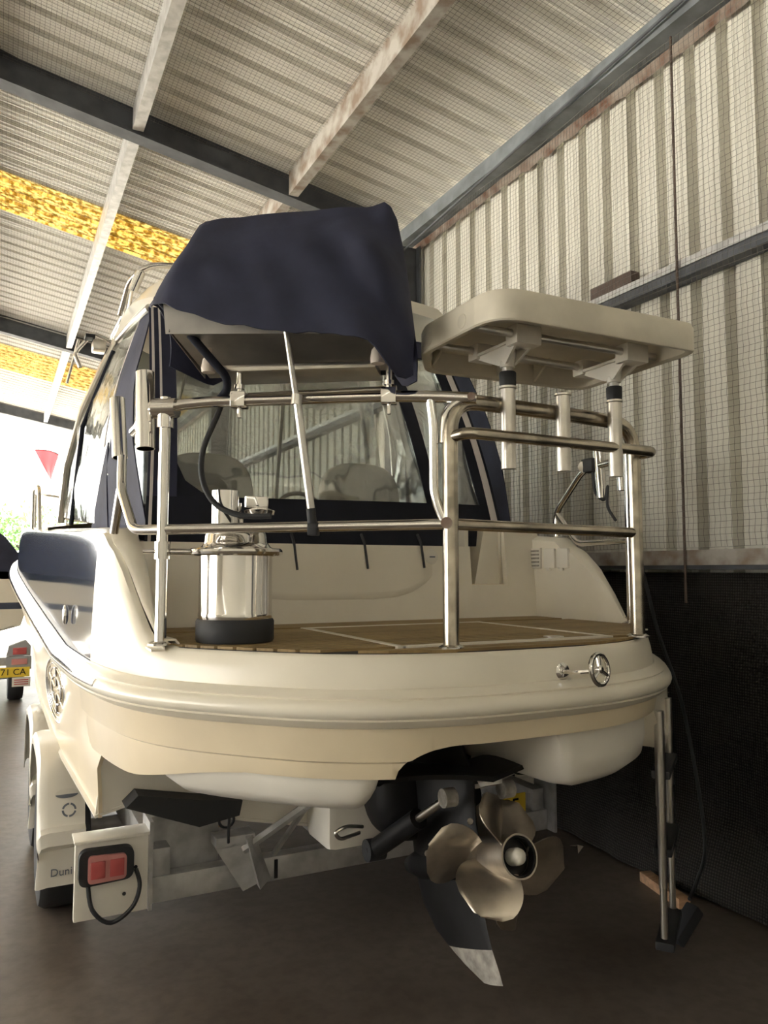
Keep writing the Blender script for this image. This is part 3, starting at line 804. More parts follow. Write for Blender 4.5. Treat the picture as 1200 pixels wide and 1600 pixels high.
# side curtains
def Sp(sd):
    def f(s, t, off=0.0):
        b = V((.50, 2.98, 1.505)) * (1 - s) + V((.30, 4.65, 1.665)) * s; u = V((.555, 3.36, 2.53)) * (1 - s) + V((.56, 4.35, 2.68)) * s
        p = b * (1 - t) + u * t
        x = p.x - 0.07 * math.sin(PI * t) - off
        return V((x if sd < 0 else 2 * XC - x, p.y, p.z))
    return f
for sd, nm in ((-1, 'port side'), (1, 'starboard side')):
    f = Sp(sd); sc2 = thing('side_curtain', (XC + sd * 0.9, 3.8, 1.5), parent=boat)
    part('navy_band', panel(f, -0.01, 0.36, 0.0, 1.0, 0.005, 0.003, s1t=0.24, wob=0.01), navy, sc2, 60)
    part('navy_band', panel(f, 0.36, 0.55, 0.0, 0.40, 0.005, 0.003, s0t=0.31, s1t=0.32), navy, sc2, 60)
    part('clear_window', panel(f, 0.34, 0.96, 0.03, 0.94, 0.0015, 0.001, 14, 12, s0t=0.24, wob=0.015), clear, sc2, 60)
    part('pale_binding', panel(f, 0.35, 0.365, 0.38, 1.0, 0.004, 0.008, s0t=0.235, s1t=0.25), trim_w, sc2, 60)
    part('window_post', tube([f(0.97, 0, 0.01), f(0.97, 0.3, 0.01), f(0.97, 0.6, 0.01), f(0.97, 0.85, 0.01), f(0.97, 0.97, 0.01)], 0.022, 0, 10), steel, sc2)
    part('window_post', tube([f(0.80, 0, 0.01), f(0.82, 0.5, 0.01), f(0.84, 0.9, 0.01)], 0.012, 0, 10), navy_d, sc2)
    part('window_post', tube([f(0, 1.0, 0.01), f(0.5, 1.0, 0.012), f(0.97, 0.97, 0.01)], 0.018, 0, 10), steel, sc2)
# windscreen
ws_ = thing('windscreen', (XC, 5.2, 1.75), parent=boat)
def Wp(s, t, off=0.0):
    b = V((.30, 4.65, 1.70)) * (1 - s) + V((2 * XC - .30, 4.65, 1.70)) * s; u = V((.60, 4.35, 2.66)) * (1 - s) + V((2 * XC - .60, 4.35, 2.66)) * s
    p = b * (1 - t) + u * t; return p + V((0, 0.85 * math.sin(PI * s) ** 0.7 * (1 - t) + 0.5 * math.sin(PI * s) ** 0.7 * t + off, 0))
part('windscreen_glass', panel(Wp, 0.0, 1.0, 0.0, 1.0, 0.003, 0.0, 24, 8), glass, ws_, 60)
for s in (0.02, 0.28, 0.72, 0.98): part('windscreen_post', tube([Wp(s, 0, 0.01), Wp(s, 0.5, 0.01), Wp(s, 1, 0.01)], 0.016, 0, 8), steel, ws_)
part('windscreen_frame', tube([Wp(k / 20, 0, 0.0) for k in range(21)], 0.018, 0, 8), steel, ws_)
# hardtop
rows = []
for j in range(15):
    v = j / 14; yv = 3.28 + 1.75 * v; hw = 0.80 - 0.10 * abs(2 * v - 1) ** 4 - 0.06 * v
    r = []
    for k in range(25):
        u = k / 24 * 2 - 1
        zz = 2.645 + 0.05 * (1 - abs(u) ** 2.2) + 0.10 * math.sin(PI * min(1, v * 1.1)) - 0.115 * smoothstep((abs(u) - 0.86) / 0.14)
        r.append((XC + u * hw, yv, zz))
    rows.append(r)
part('hardtop', shell_vf(rows, 0.055), gel, boat, 50)
rr = thing('roof_rails', (XC, 4.0, 2.75), parent=boat)
for sd in (-1, 1):
    X = lambda d: XC + sd * d
    part('roof_rail', tube([(X(.85), 3.78, 2.62), (X(.84), 3.56, 2.715), (X(.77), 3.5, 2.775), (X(.58), 3.5, 2.80), (X(.0), 3.5, 2.80)] if sd < 0 else [(X(.0), 3.5, 2.80), (X(.5), 3.5, 2.805), (X(.77), 3.5, 2.745), (X(.60), 3.9, 2.70)], 0.014, 0.08), chrome, rr)
    part('roof_rail', tube([(X(.83), 3.60, 2.70), (X(.80), 3.9, 2.70), (X(.79), 4.6, 2.74), (X(.68), 4.85, 2.66)], 0.014, 0.08), chrome, rr)
part('roof_rod_holder', tube([(XC - .83, 3.55, 2.66), (XC - .80, 3.52, 2.745)], 0.021, 0, 16), chrome, rr)
lt = thing('roof_light', (.45, 4.4, 2.55), parent=boat)
part('light_bracket', tube([(.36, 4.42, 2.50), (.33, 4.45, 2.58), (.42, 4.42, 2.70), (.52, 4.42, 2.66)], 0.011, 0.03), chrome, lt)
part('light_body', box((.45, 4.40, 2.62), (.07, .10, .06), .012), steel, lt)
part('light_visor', box((.40, 4.38, 2.66), (.05, .08, .02), .004), rubber, lt)
part('light_arm', tube([(.30, 4.5, 2.42), (.35, 4.45, 2.66)], 0.008), chrome, lt)
# interior: two helm seats and a console
for sx in (-0.42, 0.42):
    s_ = thing('helm_seat', (XC + sx, 4.0, 0.93), parent=boat)
    part('seat_base', box((XC + sx, 4.0, 1.15), (0.30, 0.34, 0.44), 0.02), gel, s_)
    part('seat_cushion', box((XC + sx, 3.98, 1.43), (0.46, 0.46, 0.12), 0.05), vinyl_w, s_)
    part('seat_back', superell((XC + sx, 3.80, 1.72), (0.24, 0.065, 0.26), 3), vinyl_w, s_, 60)
part('dash_console', box((XC, 4.95, 1.55), (1.5, 0.35, 0.5), 0.06), rubber, boat)
part('steering_wheel', torus((XC + 0.42, 4.70, 1.75), (0, -1, 0.5), 0.17, 0.014), rubber, boat)
# bow rail
br = thing('bow_rail', (XC, 7.0, 1.8), parent=boat)
for sd in (-1, 1):
    pts = [(XC + sd * (dxr(yv) - 0.10), yv, ztop(yv) + (0.30 if 0 < k < 9 else 0.0)) for k, yv in enumerate([5.6, 5.75, 6.0, 6.5, 7.0, 7.5, 8.0, 8.4, 8.7, 8.72])]
    part('bow_rail_tube', tube(pts, 0.014, 0.1), chrome, br)
    for yv in (6.3, 7.2, 8.1): part('bow_rail_post', tube([(XC + sd * (dxr(yv) - 0.10), yv, ztop(yv)), (XC + sd * (dxr(yv) - 0.10), yv, ztop(yv) + 0.30)], 0.012), chrome, br)
# round chrome emblem and a small fitting on the port side
em = thing('round_emblem', (XC - 1.10, 3.75, 0.9), parent=boat)
ec = V((XC - 1.098, 3.50, 0.90)); ea = V((-1, -0.22, -0.12))
for r_, t_ in ((0.135, 0.006), (0.115, 0.004), (0.095, 0.003), (0.06, 0.006)): part('emblem_ring', torus(ec, ea, r_, t_), chrome, em)
Re = frame_of(ea)
for k in range(6):
    a = k * PI / 3 + .3; part('emblem_spoke', tube([ec + Re @ V((math.cos(a) * .02, math.sin(a) * .02, 0)), ec + Re @ V((math.cos(a) * .10, math.sin(a) * .10, 0))], 0.006, 0, 6), chrome, em)
part('side_fitting', superell((XC - 1.085, 3.35, 1.22), (0.012, 0.018, 0.04), 2.5, 12, 8), chrome, boat)

# ---- stern rails
rails = thing('stern_rails', (XC, 2.2, 1.18), parent=boat)
Lp = V((.418, 2.258, 0)); Cp = V((1.106, 1.803, 0)); Rr = V((1.828, 1.846, 0)); Ls = V((2.235, 2.29, 0))
U = (Cp - Lp).normalized(); Nn = V((U.y, -U.x, 0))            # along the gate, and outboard of it
def G(s, z, off=0.0): return Lp + U * s + Nn * off + V((0, 0, z))
def at(p, z): return V((p.x, p.y, z))
def flange(p): return lathe([(0.001, 0), (0.036, 0), (0.036, 0.004), (0.026, 0.010), (0.001, 0.010)], at(p, 1.187), (0, 0, 1), 20)
part('post', tube([at(Lp, 1.187), at(Lp, 1.90)], 0.0165, 0, 16), chrome, rails)
part('post_flange', flange(Lp), chrome, rails); part('post_flange', flange(Ls), chrome, rails)
part('post', tube([at(Ls, 1.187), at(Ls, 1.90)], 0.0165, 0, 16), chrome, rails)
part('lower_rail', tube([G(0.805, 1.525), G(0, 1.515), (.352, 2.36, 1.517), (.345, 2.58, 1.655), (.350, 2.62, 1.77)], 0.0150, 0.035), chrome, rails)
part('rail_leg', tube([(.345, 2.60, 1.66), (.335, 2.655, 1.52)], 0.014, 0), chrome, rails)
part('upper_rail', tube([G(0.0, 1.868), G(0.05, 1.878), G(0.14, 1.884), G(0.66, 1.886), G(0.80, 1.880), G(0.90, 1.872, 0.005)], 0.0165, 0.03), chrome, rails)
part('gate_loop', tube([G(0.77, 1.880), G(0.780, 1.80), G(0.780, 1.60), G(0.81, 1.53)], 0.0135, 0.06), chrome, rails)
part('gate_loop', tube([G(0.86, 1.872), G(0.812, 1.84), G(0.808, 1.75)], 0.0135, 0.06), chrome, rails)
part('hinge_pin', lathe([(0.001, -0.012), (0.016, -0.012), (0.016, 0.012), (0.001, 0.012)], G(0.815, 1.527, 0.012), Nn, 14), rust_lip, rails)
part('hinge_pin', lathe([(0.001, -0.004), (0.011, -0.004), (0.011, 0.010), (0.001, 0.010)], G(0.885, 1.874, 0.018), Nn, 14), rust_lip, rails)
def clamp(c, ax, r=0.024, l=0.03, w=rails):
    o = part('clamp', tube([V(c) - V(ax) * l, V(c) + V(ax) * l], r, 0, 12), chrome, w)
    part('clamp_bolt', tube([V(c) + V((0, 0, -0.045)), V(c) + V((0, 0, 0.035))], 0.006, 0, 8), chrome, o)
    return o
clamp(at(Lp, 1.868), U, 0.03, 0.035); clamp(at(Lp, 1.83), V((0, 0, 1)), 0.024, 0.02)
clamp(at(Lp, 1.455), V((0, 0, 1)), 0.023, 0.025)
# rocket launcher hoop between the two tall posts
hoop = thing('rocket_launcher', (1.46, 1.81, 1.18), parent=boat)
part('hoop', tube([at(Cp, 1.187), at(Cp, 1.872), (1.30, 1.806, 1.872), (1.62, 1.822, 1.870), at(Rr, 1.868), at(Rr, 1.187)], 0.0225, 0.16, 16), tea, hoop)
part('front_bar', tube([at(Cp, 1.765), at(Cp, 1.772) + V((0.02, -0.055, 0)), at(Rr, 1.775) + V((0.03, -0.06, 0)), at(Rr, 1.775) + V((0.035, 0.01, 0))], 0.0165, 0.05), tea, hoop)
part('middle_bar', tube([at(Cp, 1.525), at(Rr, 1.518)], 0.0165), tea, hoop)
part('post_flange', flange(Cp), chrome, hoop); part('post_flange', flange(Rr), chrome, hoop)
for xh, zl, zh in ((1.288, 1.685, 1.915), (1.487, 1.69, 1.915), (1.69, 1.685, 1.915)):
    h = MB().add(lathe([(0.0215, 0), (0.0215, zh - zl), (0.0255, zh - zl + 0.002), (0.0255, zh - zl + 0.008), (0.0190, zh - zl + 0.008), (0.0190, 0.0)], (xh, 1.782, zl), (0, 0, 1), 24, True))
    h.build('rod_holder', steel, hoop)
# port and starboard rod holders on the coaming rails
def rodholder(a, b, r, par=rails):
    a = V(a); b = V(b); l = (b - a).length
    o = part('rod_holder', lathe([(r, 0), (r, l), (r * 0.88, l), (r * 0.88, 0.0)], a, b - a, 24, True), chrome, par); return o
rodholder((.352, 2.69, 1.775), (.345, 2.74, 1.985), 0.025)
rodholder((.372, 2.30, 1.752), (.370, 2.33, 1.985), 0.027)
clamp((.365, 2.42, 1.83), V((0, 1, 0)), 0.018, 0.05)
part('mount_arm', tube([(.372, 2.31, 1.868), at(Lp, 1.868)], 0.014), chrome, rails)
part('coaming_rail', tube([(2.265, 2.77, 1.55), (2.265, 2.775, 1.66), (2.262, 2.58, 1.835), (2.25, 2.36, 1.845)], 0.015, 0.05), chrome, rails)
part('coaming_rail', tube([(2.263, 2.77, 1.66), (2.265, 2.63, 1.512), at(Ls, 1.516)], 0.013, 0.04), chrome, rails)
rodholder((2.262, 2.47, 1.70), (2.262, 2.49, 1.93), 0.022); rodholder((2.25, 2.34, 1.72), (2.25, 2.35, 1.90), 0.019)
k_ = part('clamp_knob', lathe([(0.001, 0), (0.022, 0), (0.026, 0.012), (0.001, 0.016)], (2.24, 2.56, 1.84), (-0.4, -1, 0), 12), steel, rails)
tag(part('cord_loop', tube([(2.255, 2.52, 1.84), (2.25, 2.50, 1.72), (2.25, 2.44, 1.68), (2.25, 2.42, 1.76), (2.25, 2.43, 1.66), (2.25, 2.38, 1.60)], 0.006, 0.03, 8), rubber, rails), 'loose black cord on the starboard rail')
part('clamp_block', box((2.255, 2.53, 1.845), (0.05, 0.07, 0.06), 0.01), rubber, rails)
# ring holder for the steel cylinder
CY = V((.635, 2.262, 0))
MB().add(torus(at(CY, 1.452), (0, 0, 1), 0.128, 0.0115, 40)).add(tube([at(Lp, 1.452), at(CY, 1.452) + V((-0.125, 0, 0))], 0.009)).add(tube([at(Lp, 1.452), at(Lp, 1.452) + V((-.05, 0.02, 0))], 0.006)).build('ring_holder', chrome, rails)

# ---- boarding ladder on the starboard quarter
lad = thing('boarding_ladder', (2.1, 2.0, 0.15), parent=boat)
for (xa, ya, zb) in ((1.985, 1.92, 0.20), (2.215, 2.10, 0.15)):
    for za, zc, r in ((0.93, 0.62, 0.0165), (0.63, 0.36, 0.0140), (0.37, zb, 0.0115)):
        part('ladder_tube', tube([(xa, ya, za), (xa, ya, zc)], r, 0, 12), steel, lad)
for zt in (0.72, 0.47, zb + 0.02):
    d = V((2.215 - 1.985, 2.10 - 1.92, 0)); c = V((2.10, 2.01, zt)); ang = math.atan2(d.y, d.x)
    part('ladder_tread', box(c, (d.length, 0.06, 0.028), 0.006, Matrix.Rotation(ang, 3, 'Z')), rubber, lad)
part('ladder_box', extrude([(1.93, 1.90, .965), (2.02, 1.93, .80), (2.25, 2.13, .80), (2.27, 2.15, .965)], (-0.10, 0.20, 0)), gel, lad)

# ---- stern drive
H0 = V((1.33, 1.81, 0.60)); TL = math.radians(20)
aA = V((0, -math.cos(TL), math.sin(TL))); aD = V((0, -math.sin(TL), -math.cos(TL))); aX = V((1, 0, 0))
def DV(a, d, x=0.0): return H0 + aA * a + aD * d + aX * x
drive = thing('stern_drive', (1.33, 2.40, 0.5), parent=boat)
def foil(stations, name, m):
    """stations: (d, a_front, a_back, thick)"""
    rows = []
    for d, a0, a1, th in stations:
        r = []
        for k in range(20):
            q = 2 * PI * k / 20; c = (1 + math.cos(q)) / 2
            r.append(DV(a0 + (a1 - a0) * (1 - c), d, th / 2 * math.sin(q) * (0.35 + 0.65 * math.sin(PI * min(1, (1 - c) * 0.8 + .12)))))
        r.append(r[0]); rows.append(r)
    vs, fs = grid_vf(rows); n = len(rows[0]); fs += [tuple(range(n - 1)), tuple((len(rows) - 1) * n + k for k in range(n - 1))]
    return part(name, (vs, fs), m, drive, 45)
foil([(-.56, -.62, -.30, .16), (-.45, -.62, -.24, .19), (-.33, -.56, -.20, .16), (-.22, -.60, -.17, .14), (-.1, -.62, -.20, .12), (0.02, -.64, -.20, .10)], 'drive_leg', black)
part('gear_torpedo', lathe([(0.002, -.70), (.030, -.67), (.05, -.58), (.057, -.46), (.057, -.24)], H0, aA, 28), black, drive)
foil([(0.02, -.65, -.25, .06), (.12, -.63, -.25, .042), (.20, -.57, -.245, .032), (.245, -.50, -.24, .026)], 'skeg', black)
tag(foil([(.245, -.50, -.24, .0262), (.29, -.42, -.225, .021), (.335, -.32, -.215, .014)], 'skeg_tip', worn), 'worn grey skeg tip')
# hydrofoil
rows = []
for j in range(17):
    u = j / 16 * 2 - 1; hw = 0.35 * u
    a0 = -.50 + 0.14 * abs(u) ** 2; a1 = -.06 - 0.16 * abs(u) ** 2.2
    if abs(u) > 0.96: a0, a1 = -.33, -.25
    r = []
    for k in range(11):
        t = k / 10; r.append(DV(a0 + (a1 - a0) * t, -.225 - 0.045 * math.sin(PI * min(1, abs(u) * 1.0) * 0.5) - 0.05 * math.sin(PI * t) + 0.02 * t, hw))
    rows.append(r)
part('hydrofoil', shell_vf(rows, 0.014), black, drive, 60)
for x_, a_ in ((0.03, -.12), (0.05, -.22)): part('anode_disc', lathe([(0.001, 0), (0.037, 0), (0.034, 0.012), (0.001, 0.013)], DV(a_, -.212, x_), aD, 24), anode, drive)
part('upper_gearcase', superell(DV(-.46, -.54), (0.115, 0.19, 0.17), 2.6), black, drive, 60)
part('drive_mount', boxmm(XC - .30, XC + .30, 2.48, 2.705, .44, .95, .03), white_gel, drive)
part('gimbal_housing', superell((1.33, 2.40, 0.70), (0.19, 0.12, 0.22), 3.2), black, drive, 60)
part('bellows', lathe([(0.07 + (0.012 if k % 2 else 0), k * 0.018) for k in range(13)], (1.36, 2.36, 0.62), (0, -1, 0.25), 24), rubber, drive, 60)
for sd in (-1, 1):
    a = V((1.33 + sd * .185, 2.36, .475)); b = V((1.33 + sd * .105, 2.02, .72)); c = a.lerp(b, 0.62)
    o = part('trim_ram', tube([a, c], 0.032, 0, 18), black, drive); part('ram_rod', tube([c, b], 0.013, 0, 12), steel, o)
    part('ram_end', lathe([(0.001, -.03), (.036, -.03), (.036, .03), (0.001, .03)], a, (1, 0, 0), 18), rubber, o)
    part('ram_end', lathe([(0.001, -.02), (.028, -.02), (.028, .02), (0.001, .02)], b, (1, 0, 0), 16), worn, o)
part('hose_loop', tube([(1.12, 2.40, .54), (1.04, 2.36, .565), (1.0, 2.36, .55), (1.02, 2.36, .525), (1.10, 2.38, .53)], 0.006, 0.03, 8), steel, drive)
for q in ((1.23, 2.2, .60), (1.27, 2.1, .55), (1.24, 2.15, .53), (1.30, 2.0, .66)):
    part('bolt_head', lathe([(0.001, 0), (.009, 0), (.009, .008), (.001, .009)], (q[0] - .03, q[1] - .03, q[2]), (-0.6, -.8, 0), 8), steel, drive)
# propellers
def blade_vf(a_root, R, ang, hand, rr=0.05, chord=0.155):
    rows = []
    ax = lambda t: (aX * math.cos(t) + (-aD) * math.sin(t))
    for j in range(11):
        t = j / 10; r = rr * 0.9 + (R - rr * 0.9) * t
        ch = chord * (0.62 + 0.75 * math.sin(PI * (0.12 + 0.72 * t))) * (1 if t < 0.75 else math.sqrt(max(0.02, 1 - ((t - 0.75) / 0.252) ** 2)))
        pitch = math.radians(58 - 30 * t)
        row_ = []
        for k in range(9):
            s = (k / 8 - 0.5) * ch - 0.02 * t * hand * 0
            arc = s * math.cos(pitch) / max(r, 0.03) * 1.0
            da = hand * s * math.sin(pitch) + 0.010 * (1 - (2 * k / 8 - 1) ** 2) + 0.02 * t
            th = ang + arc + hand * 0.12 * t
            row_.append(H0 + aA * (a_root + da) + ax(th) * r)
        rows.append(row_)
    return shell_vf(rows, 0.0035)
for nm, a0, R, hand, ang0 in (('rear_propeller', -.075, .185, 1, 95), ('front_propeller', -.195, .202, -1, 50)):
    hubp = [(.062, a0 - .055), (.062, a0), (.060, a0 + .05), (.060, a0 + .075), (.055, a0 + .075), (.053, a0 - .02), (0.001, a0 - .02)] if a0 > -.1 else [(.001, a0 - .06), (.062, a0 - .06), (.064, a0), (.062, a0 + .064), (.001, a0 + .064)]
    hb = part(nm, lathe(hubp, H0, aA, 36), prop_m, drive, 40)
    for k in range(3):
        part('propeller_blade', blade_vf(a0, R, math.radians(ang0 + 120 * k), hand), prop_m, hb, 60)
part('exhaust_bore', lathe([(.053, -.03), (.0525, -.004), (.0500, -.004), (.0500, -.03)], H0, aA, 30, True), black, drive)
part('bore_plug', lathe([(.0525, -.045), (.0525, -.04), (.001, -.04)], H0, aA, 24), black, drive)
tag(part('propeller_nut', lathe([(.024, -.04), (.024, -.012), (.021, 0.0), (.012, .010), (.001, .012)], H0, aA, 20), plastic_w, drive, 60), 'white propeller nut cone')

# ------------------------------------------------------------------ barbecue clamped to the port rail, under its cover
bq = thing('barbecue', G(0.40, 1.89), 'stainless steel barbecue tray clamped to the rail beneath the navy cover', 'barbecue')
def Gbox(s0, s1, o0, o1, z0, z1, bev=0.0):
    ang = math.atan2(U.y, U.x)
    return box(G((s0 + s1) / 2, (z0 + z1) / 2, (o0 + o1) / 2), (s1 - s0, o1 - o0, z1 - z0), bev, Matrix.Rotation(ang, 3, 'Z'))
def quad_sheet(a, b, c, d, th=0.003): return shell_vf([[a, b], [d, c]], th)
part('tray_floor', quad_sheet(G(.06, 2.055, .10), G(.68, 2.055, .10), G(.68, 2.005, -.20), G(.06, 2.005, -.20)), dull, bq, 0)
part('front_lip', quad_sheet(G(.04, 2.16, .13), G(.63, 2.12, .13), G(.63, 2.035, .105), G(.04, 2.055, .105)), dull, bq, 0)
part('side_plate', quad_sheet(G(.05, 2.16, .08), G(.05, 2.06, .11), G(.05, 2.0, -.18), G(.05, 2.16, -.18)), dull, bq, 0)
part('side_plate', quad_sheet(G(.665, 2.16, .08), G(.665, 2.06, .10), G(.665, 2.0, -.16), G(.665, 2.16, -.16)), dull, bq, 0)
part('hood', extrude([G(.10, 2.14, .08), G(.10, 2.32, .02), G(.10, 2.36, -.05), G(.10, 2.32, -.15), G(.10, 2.02, -.18)], U * 0.50), dull, bq, 0)
part('heat_shield', Gbox(.16, .62, -.14, .02, 1.965, 1.985, 0.004), steel, bq)
part('rear_tube', tube([G(.20, 1.935, -.16), G(.66, 1.945, -.16)], 0.010), steel, bq)
part('rear_tube', tube([G(.20, 1.975, -.10), G(.66, 1.98, -.10)], 0.007), rubber, bq)
part('data_plate', quad_sheet(G(.155, 2.127, .136), G(.265, 2.120, .136), G(.265, 2.085, .126), G(.155, 2.092, .126), 0.002), alu, bq, 0)
for s_, z_ in ((.33, 2.075), (.44, 2.07), (.56, 2.06)): part('rivet', lathe([(.001, 0), (.005, 0), (.004, .003), (.001, .003)], G(s_, z_, .119), Nn, 8), steel, bq)
part('support_arm', tube([G(.01, 2.165, .10), G(.10, 2.06, .08), G(.195, 1.945, .03), G(.185, 1.915, .0), G(.16, 1.888, .0)], 0.012, 0.03), navy_d, bq)
part('support_arm', tube([G(.03, 2.16, .115), G(.11, 2.07, .10)], 0.006, 0), chrome, bq)
for s_ in (.222, .655):
    o = part('rail_clamp', Gbox(s_ - .022, s_ + .022, -.024, .024, 1.862, 1.908, 0.005), chrome, bq)
    part('clamp_post', tube([G(s_, 1.905), G(s_, 1.985)], 0.009), chrome, o); part('clamp_screw', tube([G(s_, 1.835), G(s_, 1.865)], 0.006, 0, 8), chrome, o)
    part('clamp_collar', lathe([(.001, 0), (.015, 0), (.015, .012), (.001, .012)], G(s_, 1.918), (0, 0, 1), 14), chrome, o)
for s_, z_, o_ in ((.135, 1.99, .02), (.628, 1.995, .04)):
    part('foot_knob', lathe([(.001, -.026), (.019, -.026), (.021, -.012), (.017, .012), (.010, .020), (.009, .045), (.001, .045)], G(s_, z_, o_), (0, 0, 1), 20), knob_m, bq)
leg = part('prop_leg', tube([G(.385, 2.06, .115), G(.405, 1.86, .06)], 0.008), alu, bq)
part('prop_leg', tube([G(.405, 1.88, .065), G(.44, 1.56, .022)], 0.011), alu, bq)
part('leg_hinge', Gbox(.375, .397, .10, .128, 2.045, 2.085, 0.003), alu, bq)
MB().add(Gbox(.428, .456, -.02, .025, 1.495, 1.535, 0.004)).add(tube([G(.442, 1.53, .02), G(.438, 1.57, .024)], 0.013)).build('leg_clip', rubber, bq)
part('leg_collar', lathe([(.001, -.014), (.015, -.014), (.015, .014), (.001, .014)], G(.405, 1.868, .063), (.1, 0, 1), 14), alu, bq)
tag(part('gas_hose', tube(catmull([G(.175, 1.93, -.02), G(.15, 1.86, -.03), G(.105, 1.75, -.03), G(.105, 1.66, -.03), G(.145, 1.59, -.03), G(.22, 1.556, -.03), G(.31, 1.553, -.03)], 5), 0.0085, 0, 10), rubber, bq), 'black gas hose hanging in a loop')

rows = []
NS = 44
def cv(s):
    zt = interp([(-.03, 2.17), (.0, 2.21), (.05, 2.35), (.095, 2.425), (.15, 2.435), (.60, 2.452), (.645, 2.457), (.67, 2.42), (.70, 2.27), (.725, 2.06)], s)
    zf = interp([(-.03, 2.155), (.0, 2.14), (.09, 2.10), (.23, 2.048), (.40, 2.02), (.55, 2.005), (.63, 1.985), (.67, 1.93), (.70, 1.90), (.725, 1.93)], s)
    zb = interp([(-.03, 2.02), (.05, 1.99), (.12, 2.02), (.2, 2.08), (.6, 2.08), (.68, 1.95), (.725, 1.95)], s)
    fo = interp([(-.03, .05), (.02, .14), (.08, .19), (.60, .20), (.66, .17), (.725, .06)], s)
    bo = interp([(-.03, -.10), (.05, -.24), (.65, -.24), (.725, -.08)], s)
    to = interp([(-.03, .0), (.095, -.02), (.64, -.02), (.725, .0)], s)
    return zt, zf, zb, fo, bo, to
for j in range(29):
    r = []
    for k in range(NS + 1):
        s = -.03 + .755 * k / NS
        zt, zf, zb, fo, bo, to = cv(s)
        if j <= 14:
            t = j / 14; bow = 0.020 * math.sin(PI * t)
            o_ = fo + (to - fo) * (t ** 1.15) + bow; z_ = zf + (zt - zf) * (t ** 0.92)
        else:
            t = (j - 14) / 14; bow = 0.05 * math.sin(PI * t)
            o_ = to + (bo - to) * t - bow; z_ = zt + (zb - zt) * t ** 1.3
        w = mnoise.noise((s * 4.5, z_ * 5, j * 0.05)); w2 = mnoise.noise((s * 11 + z_ * 6, z_ * 9 - s * 4, 3))
        fold = 0.010 * math.sin((s * 1.3 + (z_ - 2.0) * 0.9) * 26) * smoothstep((s - 0.38) / 0.25) * (1 - abs(2 * min(j, 14) / 14 - 1) ** 2 * .4)
        o_ += 0.020 * w + 0.010 * w2 + fold * 1.6
        zz = z_ + (0.006 * mnoise.noise((s * 22, 4, 1)) if j == 0 else 0)
        r.append(G(s, zz, o_))
    rows.append(r)
cvr = mk('barbecue_cover', *shell_vf(rows, 0.004), navy, None, 70)
tag(cvr, 'navy blue fabric cover draped over the rail barbecue', 'cover')

# ------------------------------------------------------------------ steel cylinder in the ring
cyl = thing('steel_cylinder', at(CY, 1.188), 'polished stainless steel gas cylinder with black rubber base on the platform', 'cylinder')
part('base_boot', lathe([(.001, 1.1885), (.112, 1.1885), (.115, 1.195), (.115, 1.248), (.111, 1.255), (.001, 1.255)], CY, (0, 0, 1), 48), rubber, cyl)
part('body', lathe([(.108, 1.255), (.1095, 1.262), (.1095, 1.272), (.108, 1.276), (.108, 1.442), (.112, 1.446), (.112, 1.462), (.102, 1.468), (.094, 1.480), (.092, 1.500), (.086, 1.512), (.06, 1.524), (.001, 1.530)], CY, (0, 0, 1), 56), chrome, cyl)
part('valve', lathe([(.022, 1.528), (.022, 1.55), (.014, 1.56), (.014, 1.60), (.001, 1.60)], CY, (0, 0, 1), 18), chrome, cyl)
part('guard_plate', lathe([(.040, 1.525), (.040, 1.635), (.038, 1.635), (.038, 1.525)], CY + V((-.035, 0, 0)), (0, 0, 1), 24, True), chrome, cyl)
part('regulator', lathe([(.001, 0), (.045, 0), (.048, .012), (.02, .022), (.001, .022)], CY + V((.065, -.02, 1.565)), (0, 0, 1), 24), chrome, cyl)
part('regulator_block', box(CY + V((.06, 0, 1.605)), (.07, .03, .035), .004), chrome, cyl)

# ------------------------------------------------------------------ bait board standing in the rod holders
bb = thing('bait_board', (1.46, 1.82, 1.90), 'weathered white plastic bait board standing in the stern rod holders', 'bait board')
def rounded(pts, rads, n=6):
    out = []
    m_ = len(pts)
    for i in range(m_):
        a = V((*pts[i - 1], 0)); b = V((*pts[i], 0)); c = V((*pts[(i + 1) % m_], 0)); r = rads[i]
        p = b + (a - b).normalized() * r; q = b + (c - b).normalized() * r
        for k in range(n + 1):
            t = k / n; w = p * (1 - t) ** 2 + b * 2 * t * (1 - t) + q * t * t; out.append((w.x, w.y))
    return out
bo_ = rounded([(1.085, 1.545), (1.80, 1.545), (1.83, 2.09), (1.20, 2.11), (1.085, 1.93)], [.10, .05, .07, .05, .05])
cx, cy = 1.455, 1.82
def ins(p, d): v_ = V((p[0] - cx, p[1] - cy, 0)); l = v_.length; v_ *= (l - d) / l; return (cx + v_.x, cy + v_.y)
ring_ = []
for d, z_ in ((0.004, 2.030), (0.0, 2.034), (0.0, 2.100), (0.006, 2.112), (0.022, 2.112), (0.026, 2.104), (0.4, 2.103)):
    ring_.append([(*ins(p, d), z_) for p in bo_ + bo_[:1]])
under = [[(*ins(p, d), z_) for p in bo_ + bo_[:1]] for d, z_ in ((0.4, 2.0965), (0.03, 2.096), (0.026, 2.034), (0.018, 2.030), (0.004, 2.030))]
part('board_tray', grid_vf(ring_[:] + under), plastic_o, bb, 40)
for yy, zz in ((1.705, 2.052), (1.90, 2.052)): part('cross_rod', tube([(1.10, yy, zz), (1.80, yy, zz)], 0.0115, 0, 14), alu, bb)
for yy in (1.705, 1.88): part('end_cap', lathe([(.001, 0), (.022, 0), (.020, .004), (.001, .005)], (1.088, yy, 2.062), (-1, 0, 0), 20), plastic_o, bb)
for xx in (1.20, 1.45, 1.60):
    for yy, d in ((1.575, 1), (2.065, -1)):
        part('gusset', extrude([(xx, yy, 2.096), (xx, yy + d * .085, 2.096), (xx, yy, 2.036)], (0.008, 0, 0)), plastic_o, bb, 0)
